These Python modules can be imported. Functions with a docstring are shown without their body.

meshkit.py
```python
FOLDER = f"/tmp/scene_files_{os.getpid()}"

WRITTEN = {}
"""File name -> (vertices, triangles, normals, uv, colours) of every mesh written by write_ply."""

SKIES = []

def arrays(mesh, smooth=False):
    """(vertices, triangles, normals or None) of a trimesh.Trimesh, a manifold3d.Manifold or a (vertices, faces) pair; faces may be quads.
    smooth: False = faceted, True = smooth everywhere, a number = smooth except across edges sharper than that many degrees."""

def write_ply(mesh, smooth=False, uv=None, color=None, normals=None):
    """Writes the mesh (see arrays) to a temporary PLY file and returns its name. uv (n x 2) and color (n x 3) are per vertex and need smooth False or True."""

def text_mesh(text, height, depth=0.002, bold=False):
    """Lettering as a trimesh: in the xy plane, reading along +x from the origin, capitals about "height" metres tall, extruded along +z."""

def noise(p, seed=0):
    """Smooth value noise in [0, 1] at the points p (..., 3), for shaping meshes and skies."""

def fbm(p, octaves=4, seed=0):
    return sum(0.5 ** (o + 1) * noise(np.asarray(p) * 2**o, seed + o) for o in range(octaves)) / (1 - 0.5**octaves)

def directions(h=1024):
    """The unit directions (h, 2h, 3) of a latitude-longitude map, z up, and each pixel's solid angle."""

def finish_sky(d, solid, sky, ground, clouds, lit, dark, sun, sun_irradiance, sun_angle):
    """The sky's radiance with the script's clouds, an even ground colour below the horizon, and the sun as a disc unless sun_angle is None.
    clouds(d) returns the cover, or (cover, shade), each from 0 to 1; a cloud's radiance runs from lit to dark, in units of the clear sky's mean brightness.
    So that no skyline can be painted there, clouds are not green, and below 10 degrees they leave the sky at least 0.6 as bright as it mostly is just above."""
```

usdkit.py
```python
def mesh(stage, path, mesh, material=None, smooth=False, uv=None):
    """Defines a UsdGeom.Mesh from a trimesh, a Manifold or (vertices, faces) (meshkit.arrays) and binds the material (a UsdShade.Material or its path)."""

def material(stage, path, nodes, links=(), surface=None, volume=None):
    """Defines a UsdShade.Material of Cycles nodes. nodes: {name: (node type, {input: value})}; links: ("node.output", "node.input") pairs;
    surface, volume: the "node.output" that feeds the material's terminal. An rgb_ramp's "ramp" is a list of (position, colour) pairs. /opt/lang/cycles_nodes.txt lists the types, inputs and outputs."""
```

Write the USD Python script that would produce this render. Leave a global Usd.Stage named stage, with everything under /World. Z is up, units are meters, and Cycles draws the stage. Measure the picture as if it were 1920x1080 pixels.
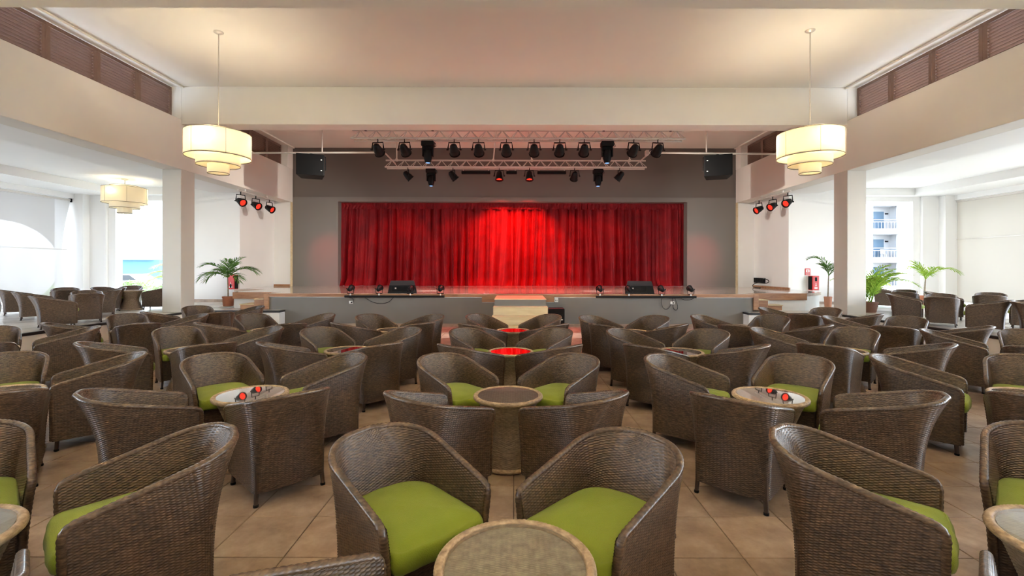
import math, random
import numpy as np
import trimesh
import usdkit, meshkit
from scipy.spatial import ConvexHull
from pxr import Usd, UsdGeom, UsdLux, UsdShade, Gf, Sdf

PI = math.pi
stage = Usd.Stage.CreateInMemory()
UsdGeom.SetStageUpAxis(stage, 'Z')
UsdGeom.SetStageMetersPerUnit(stage, 1.0)
UsdGeom.Xform.Define(stage, '/World')

# ------------------------------------------------------------------ camera, sky, sun, exposure
FPX, CX, CY, EYE = 870.0, 964.0, 503.0, 1.5
camera = UsdGeom.Camera.Define(stage, '/World/camera')
camera.CreateHorizontalApertureAttr(36.0)
camera.CreateVerticalApertureAttr(20.25)
camera.CreateFocalLengthAttr(36.0 * FPX / 1920)
camera.CreateHorizontalApertureOffsetAttr(-(CX - 960) / 1920 * 36)
camera.CreateVerticalApertureOffsetAttr(-(540 - CY) / 1920 * 36)
camera.CreateClippingRangeAttr((0.05, 2000.0))
camera.AddTranslateOp().Set((0, 0, EYE))
camera.AddRotateXYZOp().Set((90, -0.1, 0))
camera.CreateExposureAttr(2.3)
SKY, SUN, LAMP, SPOT = 0.17, 8.5, 46.0, .25

dome = UsdLux.DomeLight.Define(stage, '/World/sky')
sky_mat = usdkit.material(stage, '/World/Looks/sky', {
    's': ('sky_texture', {'sky_type': 'multiple_scattering', 'sun_disc': False, 'sun_elevation': 0.95, 'sun_rotation': 2.2, 'aerosol_density': 2.0}),
    'h': ('hsv', {'saturation': 0.55, 'value': 1.0}),
    'b': ('background_shader', {'strength': SKY})}, [('s.color', 'h.color'), ('h.color', 'b.color')], surface='b.background')
UsdShade.MaterialBindingAPI.Apply(dome.GetPrim()).Bind(sky_mat)
sun = UsdLux.DistantLight.Define(stage, '/World/sun')
sun.CreateIntensityAttr(SUN)
sun.CreateAngleAttr(0.6)
sun.CreateColorAttr((1.0, 0.93, 0.82))
_sd = np.array([0.78, -0.46, 0.38]); _sd /= np.linalg.norm(_sd)       # towards the sun
_el, _az = math.degrees(math.asin(_sd[2])), math.degrees(math.atan2(_sd[1], _sd[0]))
sun.AddRotateZOp().Set(_az + 90)
sun.AddRotateXOp().Set(90 - _el)

# ------------------------------------------------------------------ prims, names, labels
used = {}


def numbered(parent, name):
    k = used.get((parent, name), 0)
    used[(parent, name)] = k + 1
    return f'{parent}/{name}' if k == 0 else f'{parent}/{name}_{k:03d}'


def put(prim, label=None, cat=None, group=None, kind=None):
    for k, v in (('label', label), ('category', cat), ('group', group), ('kind', kind)):
        if v:
            prim.SetCustomDataByKey(k, v)
    return prim


def path_of(p):
    return '/World' if p is None else str(p.GetPath())


def thing(name, label, cat, loc=(0, 0, 0), rotz=0.0, group=None, kind=None):
    x = UsdGeom.Xform.Define(stage, numbered('/World', name))
    x.AddTranslateOp().Set(tuple(float(c) for c in loc))
    x.AddRotateZOp().Set(math.degrees(rotz))
    return put(x.GetPrim(), label, cat, group, kind)


def obj(name, mesh, material, parent=None, smooth=False, label=None, cat=None, group=None, kind=None, uv=None):
    if isinstance(mesh, MB):
        mesh = mesh.get()
    m = usdkit.mesh(stage, numbered(path_of(parent), name), mesh, material, smooth=smooth, uv=uv)
    return put(m.GetPrim(), label, cat, group, kind)


def sub(name, parent, loc=(0, 0, 0), rotz=0.0):
    x = UsdGeom.Xform.Define(stage, numbered(path_of(parent), name))
    x.AddTranslateOp().Set(tuple(float(c) for c in loc))
    x.AddRotateZOp().Set(math.degrees(rotz))
    return x.GetPrim()


def dup(root, loc, rotz, label=None, group=None):
    was = root.GetCustomData()
    base = root.GetName()
    r = thing(base, label or was.get('label'), was.get('category'), loc, rotz, group or was.get('group'), was.get('kind'))
    r.GetReferences().AddInternalReference(root.GetPath())
    r.SetInstanceable(True)
    return r


# ------------------------------------------------------------------ mesh building
_T8 = None


def _box_pts(lo, hi, b):
    lo, hi = np.asarray(lo, float), np.asarray(hi, float)
    out = []
    for sx in (0, 1):
        for sy in (0, 1):
            for sz in (0, 1):
                c = np.array([(lo, hi)[s][i] for i, s in enumerate((sx, sy, sz))])
                d = np.array([1 - 2 * sx, 1 - 2 * sy, 1 - 2 * sz]) * b
                for k in range(3):
                    q = c + d
                    q[k] = c[k]
                    out.append(q)
    return np.array(out)


_hull = ConvexHull(_box_pts((0, 0, 0), (1, 1, 1), .2))
_hp = _hull.points
_hf = []
for f, eq in zip(_hull.simplices, _hull.equations):
    a, b, c = _hp[f]
    _hf.append(f if np.dot(np.cross(b - a, c - a), eq[:3]) > 0 else f[::-1])
_hf = np.array(_hf)


def box_arrays(lo, hi, bev=0.0):
    lo, hi = np.minimum(lo, hi), np.maximum(lo, hi)
    if bev > 0:
        bev = min(bev, 0.45 * float((np.asarray(hi) - np.asarray(lo)).min()))
        return _box_pts(lo, hi, bev), _hf
    m = trimesh.creation.box(bounds=[lo, hi])
    return np.array(m.vertices), np.array(m.faces)


class MB:
    def __init__(s):
        s.v, s.f, s.n = [], [], 0

    def add(s, v, f, M=None):
        v, f = np.asarray(v, float), np.asarray(f, int)
        if f.shape[1] == 4:
            f = np.vstack([f[:, [0, 1, 2]], f[:, [0, 2, 3]]])
        if M is not None:
            v = v @ np.asarray(M)[:3, :3].T + np.asarray(M)[:3, 3]
        s.v.append(v); s.f.append(f + s.n); s.n += len(v)
        return s

    def box(s, x0, x1, y0, y1, z0, z1, bev=0.0, M=None):
        v, f = box_arrays((x0, y0, z0), (x1, y1, z1), bev)
        return s.add(v, f, M)

    def tube(s, pts, r, sides=8, caps=True, closed=False, M=None):
        v, f = tube_arrays(pts, r, sides, caps, closed)
        return s.add(v, f, M)

    def lathe(s, prof, n=32, M=None):
        v, f = lathe_arrays(prof, n)
        return s.add(v, f, M)

    def mesh(s, m, M=None):
        return s.add(np.array(m.vertices), np.array(m.faces), M)

    def get(s):
        return (np.vstack(s.v), np.vstack(s.f))


def tube_arrays(pts, r, sides=8, caps=True, closed=False):
    p = np.asarray(pts, float)
    n = len(p)
    r = np.broadcast_to(np.asarray(r, float), (n,))
    if closed:
        t = np.roll(p, -1, 0) - np.roll(p, 1, 0)
    else:
        t = np.gradient(p, axis=0) if n > 2 else np.repeat((p[1] - p[0])[None], 2, 0)
    t /= np.linalg.norm(t, axis=1, keepdims=True) + 1e-12
    a = np.cross(t[0], [0, 0, 1.0] if abs(t[0][2]) < .9 else [1.0, 0, 0])
    a /= np.linalg.norm(a)
    A = []
    for k in range(n):
        a = a - t[k] * np.dot(a, t[k]); a /= np.linalg.norm(a) + 1e-12
        A.append(a)
    A = np.array(A); B = np.cross(t, A)
    ang = np.arange(sides) * 2 * PI / sides
    v = p[:, None] + r[:, None, None] * (np.cos(ang)[None, :, None] * A[:, None] + np.sin(ang)[None, :, None] * B[:, None])
    m = n if closed else n - 1
    i, j = np.meshgrid(np.arange(m), np.arange(sides), indexing='ij')
    i2 = (i + 1) % n
    q = np.stack([i * sides + j, i * sides + (j + 1) % sides, i2 * sides + (j + 1) % sides, i2 * sides + j], -1).reshape(-1, 4)
    f = np.vstack([q[:, [0, 1, 2]], q[:, [0, 2, 3]]])
    v = v.reshape(-1, 3)
    if caps and not closed:
        v = np.vstack([v, p[:1], p[-1:]])
        k = np.arange(sides)
        f = np.vstack([f, np.stack([np.full(sides, n * sides), (k + 1) % sides, k], 1),
                       np.stack([np.full(sides, n * sides + 1), (n - 1) * sides + k, (n - 1) * sides + (k + 1) % sides], 1)])
    return v, f


def lathe_arrays(prof, n=32):
    prof = np.asarray(prof, float)
    ang = np.arange(n) * 2 * PI / n
    m = len(prof)
    v = np.stack([prof[:, None, 0] * np.cos(ang), prof[:, None, 0] * np.sin(ang), np.broadcast_to(prof[:, None, 1], (m, n))], -1).reshape(-1, 3)
    i, j = np.meshgrid(np.arange(m - 1), np.arange(n), indexing='ij')
    q = np.stack([i * n + j, i * n + (j + 1) % n, (i + 1) * n + (j + 1) % n, (i + 1) * n + j], -1).reshape(-1, 4)
    return v, np.vstack([q[:, [0, 1, 2]], q[:, [0, 2, 3]]])


def grid_faces(nu, nv, flip=False):
    i, j = np.meshgrid(np.arange(nu - 1), np.arange(nv - 1), indexing='ij')
    q = np.stack([i * nv + j, (i + 1) * nv + j, (i + 1) * nv + j + 1, i * nv + j + 1], -1).reshape(-1, 4)
    if flip:
        q = q[:, ::-1]
    return np.vstack([q[:, [0, 1, 2]], q[:, [0, 2, 3]]])


def T(x=0, y=0, z=0):
    M = np.eye(4); M[:3, 3] = (x, y, z); return M


def R(axis, ang):
    return trimesh.transformations.rotation_matrix(ang, axis)


def frame_to(d, up=(0, 0, 1)):
    """A rotation whose local +z points along d."""
    d = np.asarray(d, float); d = d / np.linalg.norm(d)
    x = np.cross(up, d)
    if np.linalg.norm(x) < 1e-6:
        x = np.array([1.0, 0, 0])
    x /= np.linalg.norm(x)
    M = np.eye(4); M[:3, 0] = x; M[:3, 1] = np.cross(d, x); M[:3, 2] = d
    return M


# ------------------------------------------------------------------ materials
def lin(h):
    c = np.array([int(h[i:i + 2], 16) for i in (0, 2, 4)]) / 255.0
    return tuple(np.where(c < .04045, c / 12.92, ((c + .055) / 1.055) ** 2.4))


M = {}


def plain(name, col, rough=0.5, metal=0.0, spec=0.5, noise=0.0, scale=3.0, bump=0.0, bscale=60.0, sheen=0.0, coat=0.0):
    nodes = {'p': ('principled_bsdf', {'base_color': col, 'roughness': rough, 'metallic': metal, 'specular_ior_level': spec, 'sheen_weight': sheen, 'coat_weight': coat})}
    links = []
    if noise or bump:
        nodes['g'] = ('texture_coordinate', {})
    if noise:
        nodes['n'] = ('noise_texture', {'scale': scale, 'detail': 4.0, 'roughness': .6})
        a, b = np.array(col) * (1 - noise), np.minimum(np.array(col) * (1 + noise), 1)
        nodes['r'] = ('rgb_ramp', {'ramp': [(0.3, tuple(a)), (0.7, tuple(b))]})
        links += [('g.object', 'n.vector'), ('n.fac', 'r.fac'), ('r.color', 'p.base_color')]
    if bump:
        nodes['bn'] = ('noise_texture', {'scale': bscale, 'detail': 3.0})
        nodes['b'] = ('bump', {'strength': bump, 'distance': .01})
        links += [('g.object', 'bn.vector'), ('bn.fac', 'b.height'), ('b.normal', 'p.normal')]
    M[name] = usdkit.material(stage, f'/World/Looks/{name}', nodes, links, surface='p.BSDF')


def emit(name, col, strength):
    M[name] = usdkit.material(stage, f'/World/Looks/{name}', {'e': ('emission', {'color': col, 'strength': strength})}, surface='e.emission')


def wicker(name, dark, mid, light, rough):
    M[name] = usdkit.material(stage, f'/World/Looks/{name}', {
        'g': ('texture_coordinate', {}), 'o': ('object_info', {}),
        'm1': ('mapping', {'scale': (35, 35, 130)}),
        'n1': ('noise_texture', {'scale': 1.0, 'detail': 2.0}),
        'n2': ('noise_texture', {'scale': 6.0, 'detail': 2.0}),
        'r': ('rgb_ramp', {'ramp': [(.25, dark), (.5, mid), (.8, light)]}),
        'v': ('map_range', {'from_min': 0.0, 'from_max': 1.0, 'to_min': .88, 'to_max': 1.12}),
        'h': ('hsv', {}),
        'p': ('principled_bsdf', {'roughness': rough, 'specular_ior_level': .55})},
        [('g.object', 'm1.vector'), ('m1.vector', 'n1.vector'), ('n1.fac', 'r.fac'), ('o.random', 'v.value'), ('v.result', 'h.value'), ('r.color', 'h.color'), ('h.color', 'p.base_color')], surface='p.BSDF')


def wood(name, a, b, rough, axis='x', scale=1.0, coat=0.0):
    sc = {'x': (1.2, 9, 9), 'y': (9, 1.2, 9), 'z': (9, 9, 1.2)}[axis]
    M[name] = usdkit.material(stage, f'/World/Looks/{name}', {
        'g': ('texture_coordinate', {}), 'm': ('mapping', {'scale': tuple(s * scale for s in sc)}),
        'n': ('noise_texture', {'scale': 1.0, 'detail': 5.0, 'roughness': .65, 'distortion': .6}),
        'r': ('rgb_ramp', {'ramp': [(.3, a), (.72, b)]}),
        'p': ('principled_bsdf', {'roughness': rough, 'coat_weight': coat})},
        [('g.object', 'm.vector'), ('m.vector', 'n.vector'), ('n.fac', 'r.fac'), ('r.color', 'p.base_color')], surface='p.BSDF')


plain('ceiling', lin('f3efe4'), .85, noise=.015, scale=.6)
plain('beam', lin('e6e0d5'), .8, noise=.02, scale=.8)
plain('white_wall', lin('ebe9e4'), .75, noise=.015, scale=.7)
plain('column_paint', lin('d6d0c6'), .75, noise=.015, scale=.7)
plain('white_paint', lin('f0eeea'), .7)
plain('stage_grey', lin('7b7670'), .6, noise=.02, scale=.8)
plain('grey_dark', lin('6c645d'), .65, noise=.03, scale=.7)
plain('grout', lin('5d4a3a'), .9)
plain('black_edge', lin('1d1b1b'), .35)
plain('black', lin('0b0b0b'), .55, spec=.2)
plain('black_metal', lin('0c0c0c'), .5, spec=.25)
plain('black_cloth', lin('0e0e0f'), .8, bump=.3, bscale=300)
plain('louvre', lin('7d6152'), .5, noise=.06, scale=8)
plain('white_metal', lin('d9d3c8'), .35, metal=.25)
plain('alu', lin('d2cbc2'), .35, metal=.25)
plain('chrome', lin('dddddd'), .15, metal=1.0)
plain('cushion', lin('7c8a0e'), .75, noise=.05, scale=5, bump=.25, bscale=220, sheen=.15)
plain('leg', lin('44332a'), .45)
plain('terracotta', lin('a8684a'), .8, noise=.1, scale=9)
plain('terracotta_light', lin('b97f62'), .8, noise=.06, scale=9)
plain('pot_brown', lin('8a5f4c'), .75, noise=.1, scale=9)
plain('soil', lin('3a2b20'), .95, noise=.3, scale=40)
plain('trunk', lin('8a7b66'), .85, noise=.2, scale=30)
plain('red_box', lin('c3231f'), .4)
plain('red_gel', lin('8c1c1c'), .4)
plain('plastic_white', lin('efefec'), .35)
plain('cable', lin('16130f'), .5)
plain('blue_wall', (.08, .20, .29), .7)
plain('blue_light', (.18, .31, .38), .7)
plain('hotel_white', (.42, .42, .42), .8)
plain('hotel_glass', (.10, .15, .20), .3, spec=.2)
plain('hotel_grey', (.36, .37, .39), .8)
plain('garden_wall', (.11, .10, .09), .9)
plain('terrace', (.13, .115, .095), .9, noise=.08, scale=2.0)
plain('paving', lin('cfc8ba'), .9, noise=.05, scale=1.0)
plain('pink', lin('e04a6a'), .5)
plain('car_glass', lin('20282c'), .15)
plain('rubber', lin('141416'), .7, spec=.25)
plain('tyre', lin('34383f'), .7)
plain('parasol', lin('f7f5f0'), .8)
plain('label_white', lin('e8e4de'), .5)
plain('green_dark', lin('2f4a38'), .4)
emit('lens_red', (1.0, .03, .015), .4)
emit('lens_blue', (.3, .55, 1.0), .22)
emit('lens_off', (.35, .03, .02), .25)
emit('step_glow', (1.0, .78, .35), 1.2)
wicker('wicker', lin('32241a'), lin('4f3c2d'), lin('705842'), .29)
wicker('wicker_rim', lin('35271c'), lin('523e2e'), lin('705842'), .22)
wicker('rattan', lin('62513f'), lin('7f6a54'), lin('9c866d'), .42)
wicker('rattan_top', lin('645b4d'), lin('847a69'), lin('a0957f'), .45)
wicker('rattan_rim', lin('77614a'), lin('a08669'), lin('c2a988'), .38)
wood('stage_wood', lin('a58f7f'), lin('c9b5a3'), .15, 'x', .7, coat=.6)
wood('fascia', lin('8a5c40'), lin('b98a63'), .4, 'x', 1.2)
wood('pine', lin('cdb48a'), lin('e4d4ad'), .55, 'x', .9)


def tile_mat(name, a, b, c, rough, sc=5.0):
    M[name] = usdkit.material(stage, f'/World/Looks/{name}', {
        'g': ('geometry', {}), 'o': ('object_info', {}), 'n': ('noise_texture', {'scale': sc, 'detail': 6.0, 'roughness': .65}),
        'n2': ('noise_texture', {'scale': sc * .35, 'detail': 2.0}),
        'r': ('rgb_ramp', {'ramp': [(.28, a), (.5, b), (.75, c)]}),
        'm': ('math', {'math_type': 'multiply', 'value2': .16}),
        'v': ('math', {'math_type': 'add', 'value2': .92}), 'h': ('hsv', {}),
        'rr': ('map_range', {'from_min': .3, 'from_max': .7, 'to_min': rough, 'to_max': rough + .14}),
        'p': ('principled_bsdf', {})},
        [('g.position', 'n.vector'), ('g.position', 'n2.vector'), ('n.fac', 'r.fac'), ('o.random', 'm.value1'), ('m.value', 'v.value1'), ('v.value', 'h.value'),
         ('r.color', 'h.color'), ('h.color', 'p.base_color'), ('n2.fac', 'rr.value'), ('rr.result', 'p.roughness')], surface='p.BSDF')


tile_mat('tile', lin('826a59'), lin('a18872'), lin('b9a28c'), .26)
tile_mat('tile_light', lin('bdb3a4'), lin('cfc7ba'), lin('dad3c8'), .18, 3.0)

M['glass'] = usdkit.material(stage, '/World/Looks/glass', {
    'f': ('layer_weight', {'blend': .5}), 'q': ('math', {'math_type': 'power', 'value2': 4.0}), 'k': ('math', {'math_type': 'multiply', 'value2': 2.5, 'use_clamp': True}),
    't': ('transparent_bsdf', {'color': (.93, .96, .94)}), 'g': ('glossy_bsdf', {'color': (1, 1, 1), 'roughness': .02}),
    'x': ('mix_closure', {})}, [('f.facing', 'q.value1'), ('q.value', 'k.value1'), ('k.value', 'x.fac'), ('t.BSDF', 'x.closure1'), ('g.BSDF', 'x.closure2')], surface='x.closure')


def two_sided(name, col, trans, see=0.0, noise=None):
    """Thin cloth or leaf: diffuse mixed with light that comes through; see: share of open weave."""
    nodes = {'d': ('diffuse_bsdf', {'color': col}), 't': ('translucent_bsdf', {'color': col}), 'x': ('mix_closure', {'fac': trans})}
    links = [('d.BSDF', 'x.closure1'), ('t.BSDF', 'x.closure2')]
    out = 'x.closure'
    if noise:
        nodes.update({'g': ('texture_coordinate', {}), 'n': ('noise_texture', {'scale': noise[0], 'detail': 3.0}), 'r': ('rgb_ramp', {'ramp': [(.3, noise[1]), (.7, noise[2])]})})
        links += [('g.object', 'n.vector'), ('n.fac', 'r.fac'), ('r.color', 'd.color'), ('r.color', 't.color')]
    if see:
        nodes.update({'o': ('transparent_bsdf', {'color': (1, 1, 1)}), 'y': ('mix_closure', {'fac': see})})
        links += [('x.closure', 'y.closure1'), ('o.BSDF', 'y.closure2')]
        out = 'y.closure'
    M[name] = usdkit.material(stage, f'/World/Looks/{name}', nodes, links, surface=out)


two_sided('shade', lin('f8f1de'), .40)
two_sided('shade_inner', lin('f8f1de'), .35)
two_sided('blind', lin('d2ccc0'), .015)
two_sided('sheer', lin('d2d0cc'), .02, .24)
two_sided('leaf', lin('4e7338'), .35, 0, (4.0, lin('3a5d2c'), lin('6d9146')))
two_sided('leaf_bright', lin('8fae3e'), .45, 0, (3.0, lin('6f9a34'), lin('b5c755')))
two_sided('leaf_pale', lin('c0cf86'), .45, 0, (2.0, lin('a3bb62'), lin('dbe0a4')))
two_sided('hedge_leaf', lin('7fa05a'), .35, 0, (5.0, lin('6b9150'), lin('b7c58e')))
M['velvet'] = usdkit.material(stage, '/World/Looks/velvet', {
    'g': ('texture_coordinate', {}), 'n': ('noise_texture', {'scale': 2.5, 'detail': 3.0}), 'r': ('rgb_ramp', {'ramp': [(.3, lin('6e0610')), (.7, lin('8c0a14'))]}),
    'p': ('principled_bsdf', {'roughness': .6, 'specular_ior_level': .25, 'sheen_weight': .35, 'sheen_roughness': .4, 'sheen_tint': lin('ff4040')})},
    [('g.object', 'n.vector'), ('n.fac', 'r.fac'), ('r.color', 'p.base_color')], surface='p.BSDF')

# ------------------------------------------------------------------ setting: hall 16.8 m wide, raised side aisles, stage at the far end
XB, ZB, ZT, ZC, ZBB = 8.4, 3.985, 5.24, 6.07, 5.12    # beam face, its bottom and top, ceiling, cross-beam bottom
PL, PR = .37, .33                                      # height of the raised aisles, left and right
YB, YS, YW, ZS = -7.0, 12.55, 17.6, .81                # rear wall, stage front, stage back wall, stage floor
XO = 15.0                                              # outer line of the aisles
YE = 16.0                                              # end wall of the aisles


def struct(name, mesh, m, label, cat, parent=None, smooth=False):
    return obj(name, mesh, M[m], parent, smooth, label if parent is None else None, cat if parent is None else None, None, 'structure' if parent is None else None)


floor = thing('floor', 'brown stone tile floor of the sunken middle of the hall', 'floor', kind='structure')
obj('screed', MB().box(-XB, XB, YB, YS + .3, -.2, -.006), M['grout'], floor)
TS = .398
tl = []
for i in range(-22, 22):
    for j in range(-24, 27):
        x0, y0 = i * TS, 2.405 - .0 + j * TS
        x1, y1 = x0 + TS, y0 + TS
        if x0 < -XB - .01 or x1 > XB + .01 or y0 < YB or y0 > YS + .2:
            continue
        y1 = min(y1, YS + .3)
        yc, xc = (y0 + y1) / 2, (x0 + x1) / 2
        px, py = (CX + FPX * xc / yc, CY + FPX * EYE / yc) if yc > .4 else (-9999, -9999)
        seen = -60 < px < 1980 and py < 1150
        tl.append((-(1 / yc ** 3) if seen else 1.0, x0, x1, y0, y1))
tl.sort()


def tile_arrays(x0, x1, y0, y1, z, g=.0022, bv=.0025, d=.01):
    a, b = g, g + bv
    v = [(x0 + q, y0 + q, h) if k == 0 else (x1 - q, y0 + q, h) if k == 1 else (x1 - q, y1 - q, h) if k == 2 else (x0 + q, y1 - q, h)
         for q, h in ((a, z - d), (a, z - bv), (b, z)) for k in range(4)]
    f = []
    for l in (0, 4):
        for k in range(4):
            f.append((l + k, l + (k + 1) % 4, l + 4 + (k + 1) % 4, l + 4 + k))
    f.append((8, 9, 10, 11))
    return np.array(v), np.array(f)


rest = MB()
for n, (_, x0, x1, y0, y1) in enumerate(tl):
    v, f = tile_arrays(x0, x1, y0, y1, 0.0)
    if n < 300:
        obj('tile', (v, f), M['tile'], floor)
    else:
        rest.add(v, f)
obj('tile', rest, M['tile'], floor, kind='stuff')

for s, z, side in ((-1, PL, 'left'), (1, PR, 'right')):
    pf = thing('platform_' + side, f'raised {side} side aisle floor of pale polished tiles with black edge', 'platform', kind='structure')
    obj('base', MB().box(s * XB, s * (XO + 1.0), YB, YE, -.2, z - .012).box(s * 6.2, s * XB, 12.25, YS + .4, -.2, z - .012), M['white_wall'], pf)
    t = MB()
    for i in range(13):
        for j in range(39):
            x0, x1 = s * (XB + .06 + i * .6), s * (XB + .06 + (i + 1) * .6)
            y0 = YB + j * .6
            if y0 + .6 > YE + .3:
                continue
            v, f = tile_arrays(min(x0, x1), max(x0, x1), y0, min(y0 + .6, YE), z, .0012, .0012)
            t.add(v, f)
    v, f = tile_arrays(min(s * 6.26, s * XB), max(s * 6.26, s * XB), 12.31, YS + .4, z)
    t.add(v, f)
    obj('tile', t, M['tile_light'], pf, kind='stuff')
    obj('black_edge', MB().box(s * (XB - .02), s * (XB + .06), YB, 12.25, z - .05, z + .002, .006).box(s * 6.18, s * (XB + .06), 12.22, 12.30, z - .05, z + .002, .006)
        .box(s * 6.18, s * 6.26, 12.3, YS, z - .05, z + .002, .006), M['black_edge'], pf)

# beams, columns, ceilings
for s, side in ((-1, 'left'), (1, 'right')):
    b = MB().box(s * XB, s * (XB + .5), YB, YW, ZB, ZT, .008)
    struct('beam_' + side, b, 'beam', f'long beige beam between the hall and the {side} aisle', 'beam')
    pz = {-1: PL, 1: PR}[s]
    for k, yc in enumerate((-5.5, .24, 5.97, 11.7)):
        struct('column_' + side, MB().box(s * XB, s * (XB + .48), yc, yc + .5, pz, ZB, .01), 'column_paint', f'square white column under the {side} beam, ' + ('by the stage' if k == 3 else f'number {4 - k} from the stage'), 'column')
        struct('pier_' + side, MB().box(s * XB, s * (XB + .5), yc, yc + .5, ZT, ZC), 'ceiling', f'short pier above the {side} beam, ' + ('by the stage' if k == 3 else f'number {4 - k} from the stage'), 'pier')
    struct('pier_' + side, MB().box(s * XB, s * (XB + .5), 17.2, YW, ZT, ZC), 'ceiling', f'short pier at the far end of the {side} beam beside the stage wall', 'pier')
    struct('trim_' + ('1' if s < 0 else '2'), MB().box(s * (XB - .07), s * XB, 6.47, 11.7, ZC - .05, ZC, .01).box(s * (XB - .07), s * XB, 12.2, 17.6, ZC - .05, ZC, .01), 'ceiling', f'narrow ceiling trim above the {side} louvred windows', 'trim')
for yc, nm in ((-5.5, 'behind the camera'), (.24, 'overhead'), (5.97, 'at the upper edge of the view'), (11.7, 'before the stage')):
    struct('cross_beam', MB().box(-XB, XB, yc, yc + .5, ZBB, ZC, .008), 'ceiling', f'deep beige beam across the hall {nm}', 'beam')
struct('ceiling', MB().box(-XB - .6, XB + .6, YB - .2, YW + .4, ZC, ZC + .2), 'ceiling', 'flat beige ceiling over the middle of the hall and stage', 'ceiling')
for s, side in ((-1, 'left'), (1, 'right')):
    x0, x1, r0, r1 = s * (XB + .5), s * (XO + .6), s * 10.0, s * 13.56
    y0, y1 = 8.6, 15.7
    a = MB().box(x0, x1, YB, y0, ZB, ZB + .5).box(x0, x1, y1, YE + .3, ZB, ZB + .5).box(x0, r0, y0, y1, ZB, ZB + .5).box(r1, x1, y0, y1, ZB, ZB + .5).box(r0, r1, y0, y1, ZB + .24, ZB + .5)
    struct('ceiling_' + side, a, 'white_paint', f'white ceiling of the {side} aisle with a shallow recess', 'ceiling')
    # outer piers, end wall
    for k, y in enumerate((-6.4, -.7, 5.0)):
        struct('pier_outer_' + side, MB().box(s * XO, s * (XO + .5), y, y + .5, 0, ZB), 'white_paint', f'white outer pier of the {side} aisle, number {3 - k} from the stage end', 'pier')
    w = MB().box(s * 14.0, s * 14.55, YE - .1, YE + .35, 0, ZB).box(s * 14.55, s * (XO + .5), YE - .35, YE + .3, 0, ZB).box(s * 13.75, s * 14.0, YE, YE + .3, 0, ZB)
    w.box(s * 11.3, s * 13.75, YE + .002, YE + .298, 3.82, ZB)
    struct('wall_end_' + side, w, 'white_paint', f'white piers and lintel round the end opening of the {side} aisle', 'wall')
    w = MB().box(s * 9.05, s * 11.3, 15.3, YE + .3, 0, ZB + .5).box(s * 9.06, s * 9.4, YE + .2, YW + .5, 0, ZB + .5).box(s * 8.44, s * 9.2, YW - .08, YW + .4, ZS - .2, ZB + .3)
    w.box(s * 9.0, s * 9.5, 12.2, YW + .4, ZB + .45, ZC)
    struct('wall_' + side, w, 'white_wall', f'white wall on the {side} between the column and the stage wall', 'wall')
    struct('baseboard_' + side, MB().box(s * 9.05, s * 11.3, 15.285, 15.3, {-1: PL, 1: PR}[s], {-1: PL, 1: PR}[s] + .09), 'tile', f'tan tile skirting on the white {side} wall', 'skirting')
struct('wall_rear', MB().box(-XO - .6, XO + .6, YB - .3, YB, 0, 6.3), 'white_wall', 'plain white rear wall of the hall', 'wall')

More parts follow.
